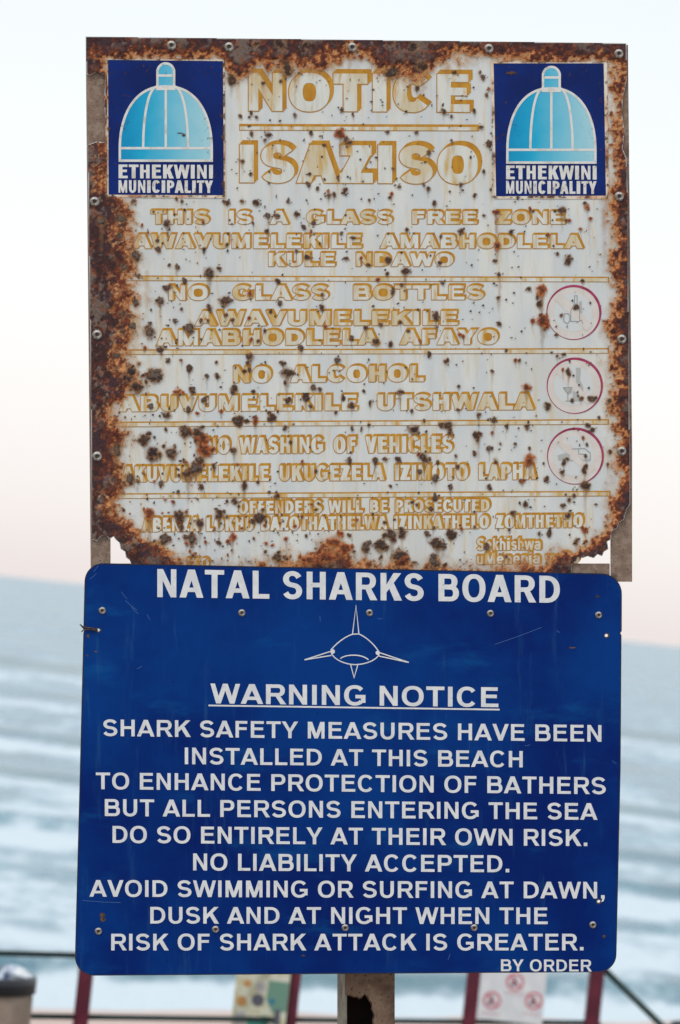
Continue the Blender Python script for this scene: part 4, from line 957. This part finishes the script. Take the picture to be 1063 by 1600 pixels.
# ================================================================== BLUE BOARD (lower sign)
zB = .016
bb = Board('warning_sign', L(540, 1522, zB - .002))
tag(bb.e, 'dark blue shark warning sign with white capital lettering and rounded corners below the rusted notice', 'sign')
def cor(cx, cy, r, a0, a1, n=9): return [(cx + r * math.cos(math.radians(a0 + (a1 - a0) * i / n)), cy + r * math.sin(math.radians(a0 + (a1 - a0) * i / n))) for i in range(n + 1)]
bo = cor(161.5, 909, 29, 183, 271) + [(550, 888)] + cor(940, 928, 32, -89, 2) + [(971.8, 986), (969.5, 989), (971.4, 993), (970, 1200)] + cor(935.5, 1491, 28, 2, 92) + cor(147, 1495, 29.5, 91, 182) + [(124, 1250), (130.6, 990), (132, 984), (130.8, 979)]
M_bl = Mat('blue_enamel', rough=.38)
b1 = M_bl.noise(3.2, 5, .6, off=2); b2_ = M_bl.noise(160, 5, .7, (1, .25, 1), 3); b3 = M_bl.noise(11, 5, .6, (.6, 1.6, 1), 8)
c = M_bl.mix(M_bl.step(b1, .36, .66), srgb(0, 30, 100), srgb(0, 54, 126))
c = M_bl.mix(M_bl.math('MULTIPLY', M_bl.step(b3, .55, .75), .5), c, srgb(6, 82, 146))  # lighter patches: a sky sheen painted into the blue base colour
b4 = M_bl.noise(22, 6, .7, (2.2, .22, 1), 14)
c = M_bl.mix(M_bl.math('MULTIPLY', M_bl.step(b4, .56, .76), .35), c, srgb(44, 92, 140))
c = M_bl.mix(M_bl.math('MULTIPLY', M_bl.step(b2_, .70, .78), .35), c, srgb(70, 110, 160))
vs = M_bl.n('ShaderNodeTexVoronoi'); vs.inputs['Scale'].default_value = 26; M_bl.l(M_bl.c, vs.inputs['Vector'])
c = M_bl.mix(M_bl.math('MULTIPLY', M_bl.step(vs.outputs['Distance'], .055, .03), .6), c, srgb(14, 16, 40))
M_bl.b.inputs['Specular IOR Level'].default_value = .08; M_bl.base(c); M_bl.l(M_bl.ramp(b3, [(.3, (.30, .30, .30, 1)), (.7, (.48, .48, .48, 1))]), M_bl.b.inputs['Roughness']); M_bl.bump(b1, .25, .004)
M_rim = rusty_steel('chipped_dark_rim', (.006, .010, .03, 1), (.010, .018, .06, 1), (.07, .03, .018, 1), 50)
HO = [(948, 993, 2.9), (936, 1408.5, 2.7), (154, 984.5, 2.6)]
v, f = plate(bo, zB - .003, zB, [disc(x, y, r, 14, r * .85) for x, y, r in HO])
# two bolt holes go right through the board
pb = bb.part('panel', v, f, [M_bl, M_rim]); nfront = (len(f) - len(bo) - 42) // 2
for i, pl in enumerate(pb.data.polygons): pl.material_index = 0 if i < nfront else 1
bi = inset(bo, 1.7)
V = [L(x, y, zB + .0003) for x, y in bo] + [L(x, y, zB + .0003) for x, y in bi]; n = len(bo)
bb.part('edge_rim', V, [(i, i + n, (i + 1) % n + n, (i + 1) % n) for i in range(n)], M_rim)
M_lt = Mat('white_vinyl', rough=.45)
l1 = M_lt.noise(50, 5, .6, off=1); l2 = M_lt.noise(130, 5, .7, off=9)
c = M_lt.mix(M_lt.step(l1, .35, .7), srgb(206, 209, 214), srgb(222, 223, 225)); c = M_lt.mix(M_lt.math('MULTIPLY', M_lt.step(l2, .635, .72), .7), c, srgb(120, 104, 96)); M_lt.base(c)
for s_, x0, x1, a, b, c_, d_, sw, tw in (
        ('NATAL SHARKS BOARD', 246, 875, 889, 933, 900, 942, .215, .165),
        ('WARNING NOTICE', 329, 779, 1068, 1099, 1074, 1105, .235, .178),
        ('SHARK SAFETY MEASURES HAVE BEEN', 161, 940, 1124, 1150, 1133, 1159, .205, .162),
        ('INSTALLED AT THIS BEACH', 289, 817, 1168, 1194, 1173.5, 1199, .205, .162),
        ('TO ENHANCE PROTECTION OF BATHERS', 150, 947, 1207, 1233, 1214.5, 1241, .205, .162),
        ('BUT ALL PERSONS ENTERING THE SEA', 164, 934, 1248.5, 1275, 1255, 1281, .205, .162),
        ('DO SO ENTIRELY AT THEIR OWN RISK.', 176, 918, 1290.5, 1317, 1296, 1322, .205, .162),
        ('NO LIABILITY ACCEPTED.', 302, 796, 1333.5, 1360, 1336.5, 1363, .205, .162),
        ('AVOID SWIMMING OR SURFING AT DAWN,', 140, 945, 1375, 1401, 1378, 1404, .205, .162),
        ('DUSK AND AT NIGHT WHEN THE', 235, 856, 1417, 1443, 1418, 1444, .205, .162),
        ('RISK OF SHARK ATTACK IS GREATER.', 174, 912, 1459, 1485, 1459, 1485, .205, .162),
        ('BY ORDER', 783, 925, 1499, 1517.5, 1499.5, 1518, .205, .16)):
    text(bb, 'lettering', s_, (x0, a), (x1, c_), (x1, d_), (x0, b), zB + .0006, M_lt, sw, tw, track=.028, space=1.1)
flat(bb, 'underline', [[(326, 1101), (781, 1107.5), (781, 1110), (326, 1103.5)]], zB + .0006, M_lt)
def bez(p0, p1, p2, p3, n=12):
    return [tuple((1 - t) ** 3 * p0[k] + 3 * (1 - t) ** 2 * t * p1[k] + 3 * (1 - t) * t * t * p2[k] + t ** 3 * p3[k] for k in (0, 1)) for t in [i / n for i in range(n + 1)]]
shark = [bez((551, 991), (538, 995), (524, 1007), (517, 1016)), bez((516.5, 1017), (520, 1030), (538, 1038), (555, 1038.5)), bez((555, 1038.5), (572, 1038), (588, 1032), (593, 1022)),
         bez((561, 990.5), (574, 996), (588, 1010), (593, 1020)), [(551, 991), (561, 990.5)], [(551, 991), (556.5, 946), (561, 990.5)], bez((532, 1029), (540, 1022), (566, 1021), (576, 1031)),
         [(516, 1018), (476, 1031)], [(476, 1031), (518, 1024)], [(594, 1020), (639, 1035)], [(639, 1035), (592, 1025)], [(548, 1038), (553.5, 1059), (559.5, 1038)]]
strokes(bb, 'shark_emblem', shark, 1.7, zB + .0006, M_lt)
for q_ in (disc(520, 1018, 3.6, 16), disc(590.5, 1020, 3.4, 16)): flat(bb, 'shark_eye', [q_], zB + .0008, M_lt)
rivets(bb, [(160, 954), (378, 957.5), (577.5, 957.5), (766.5, 958.5), (935.5, 961), (154, 1455), (337, 1452), (539.5, 1449.5), (741, 1449.5), (926.5, 1445)], 5.6, .003, zB)
# chipped rings round the bolt holes
for x, y, r in HO:
    k = 14; o_ = [(x + (r + rs.uniform(1.0, 2.4)) * math.cos(2 * math.pi * a / k), y + (r * .85 + rs.uniform(1.0, 2.2)) * math.sin(2 * math.pi * a / k)) for a in range(k)]; i_ = disc(x, y, r, k, r * .85)
    bb.part('chipped_ring', [L(a, b, zB + .0003) for a, b in o_ + i_], [(a, a + k, (a + 1) % k + k, (a + 1) % k) for a in range(k)][::1], M_pin)
for x, y, rx, ry in ((160, 1430, 5, 4), (161, 1437, 4.5, 5), (944, 1463, 3, 3), (474, 1493, 3, 2), (934, 932, 3.5, 2.5), (894, 1012, 6, 1.6), (150, 1018, 3, 1.6), (138, 994, 2.5, 4), (137, 1024, 2, 2), (286, 1212, .1, .1)):
    if rx < 1: continue
    flat(bb, 'chip', [[(x + rx * rs.uniform(.6, 1.1) * math.cos(a * .52), y + ry * rs.uniform(.6, 1.1) * math.sin(a * .52)) for a in range(12)]], zB + .0003, M_pin)
M_scr = Mat('scratch', srgb(70, 108, 165), .5)
scr = []
for (x, y, ln_, an) in ((773, 1007, 78, -20), (590, 966, 8, 5), (196, 938, 24, 40), (205, 948, 16, 44), (190, 925, 14, 50), (500, 962, 9, 85), (129, 1407, 60, 3), (957, 1188, 8, 40), (140, 905, 14, -40), (146, 893, 12, -50), (230, 960, 10, 60), (214, 1045, 9, -30), (700, 1500, 10, -70), (820, 1165, 9, -10), (870, 985, 6, 30)):
    a = math.radians(an); scr.append([(x, y), (x + ln_ * .5 * math.cos(a), y + ln_ * .5 * math.sin(a) + .8), (x + ln_ * math.cos(a), y + ln_ * math.sin(a))])
for q_ in scr: strokes(bb, 'scratch', [q_], .55, zB + .0003, M_scr)
# twist of wire through the left edge
wp = [L(x, y, zB + z_) for x, y, z_ in ((152, 984, .0005), (148, 982.5, .003), (142, 981, .003), (135, 981, .003), (130, 979, .002), (126, 976, -.003), (132, 983, -.004))]
v, f = tube([(a, b, c_) for a, b, c_ in wp], .0011, 8)
w_ = bb.part('wire_tie', v, f, M_pin, smooth=True)
wp = [L(x, y, zB + z_) for x, y, z_ in ((153, 985, .001), (146, 984.5, .0035), (139, 983.5, .004), (131, 984, .003), (128, 987, -.003))]
v, f = tube([(a, b, c_) for a, b, c_ in wp], .001, 8); bb.part('wire_tie', v, f, M_pin, smooth=True)
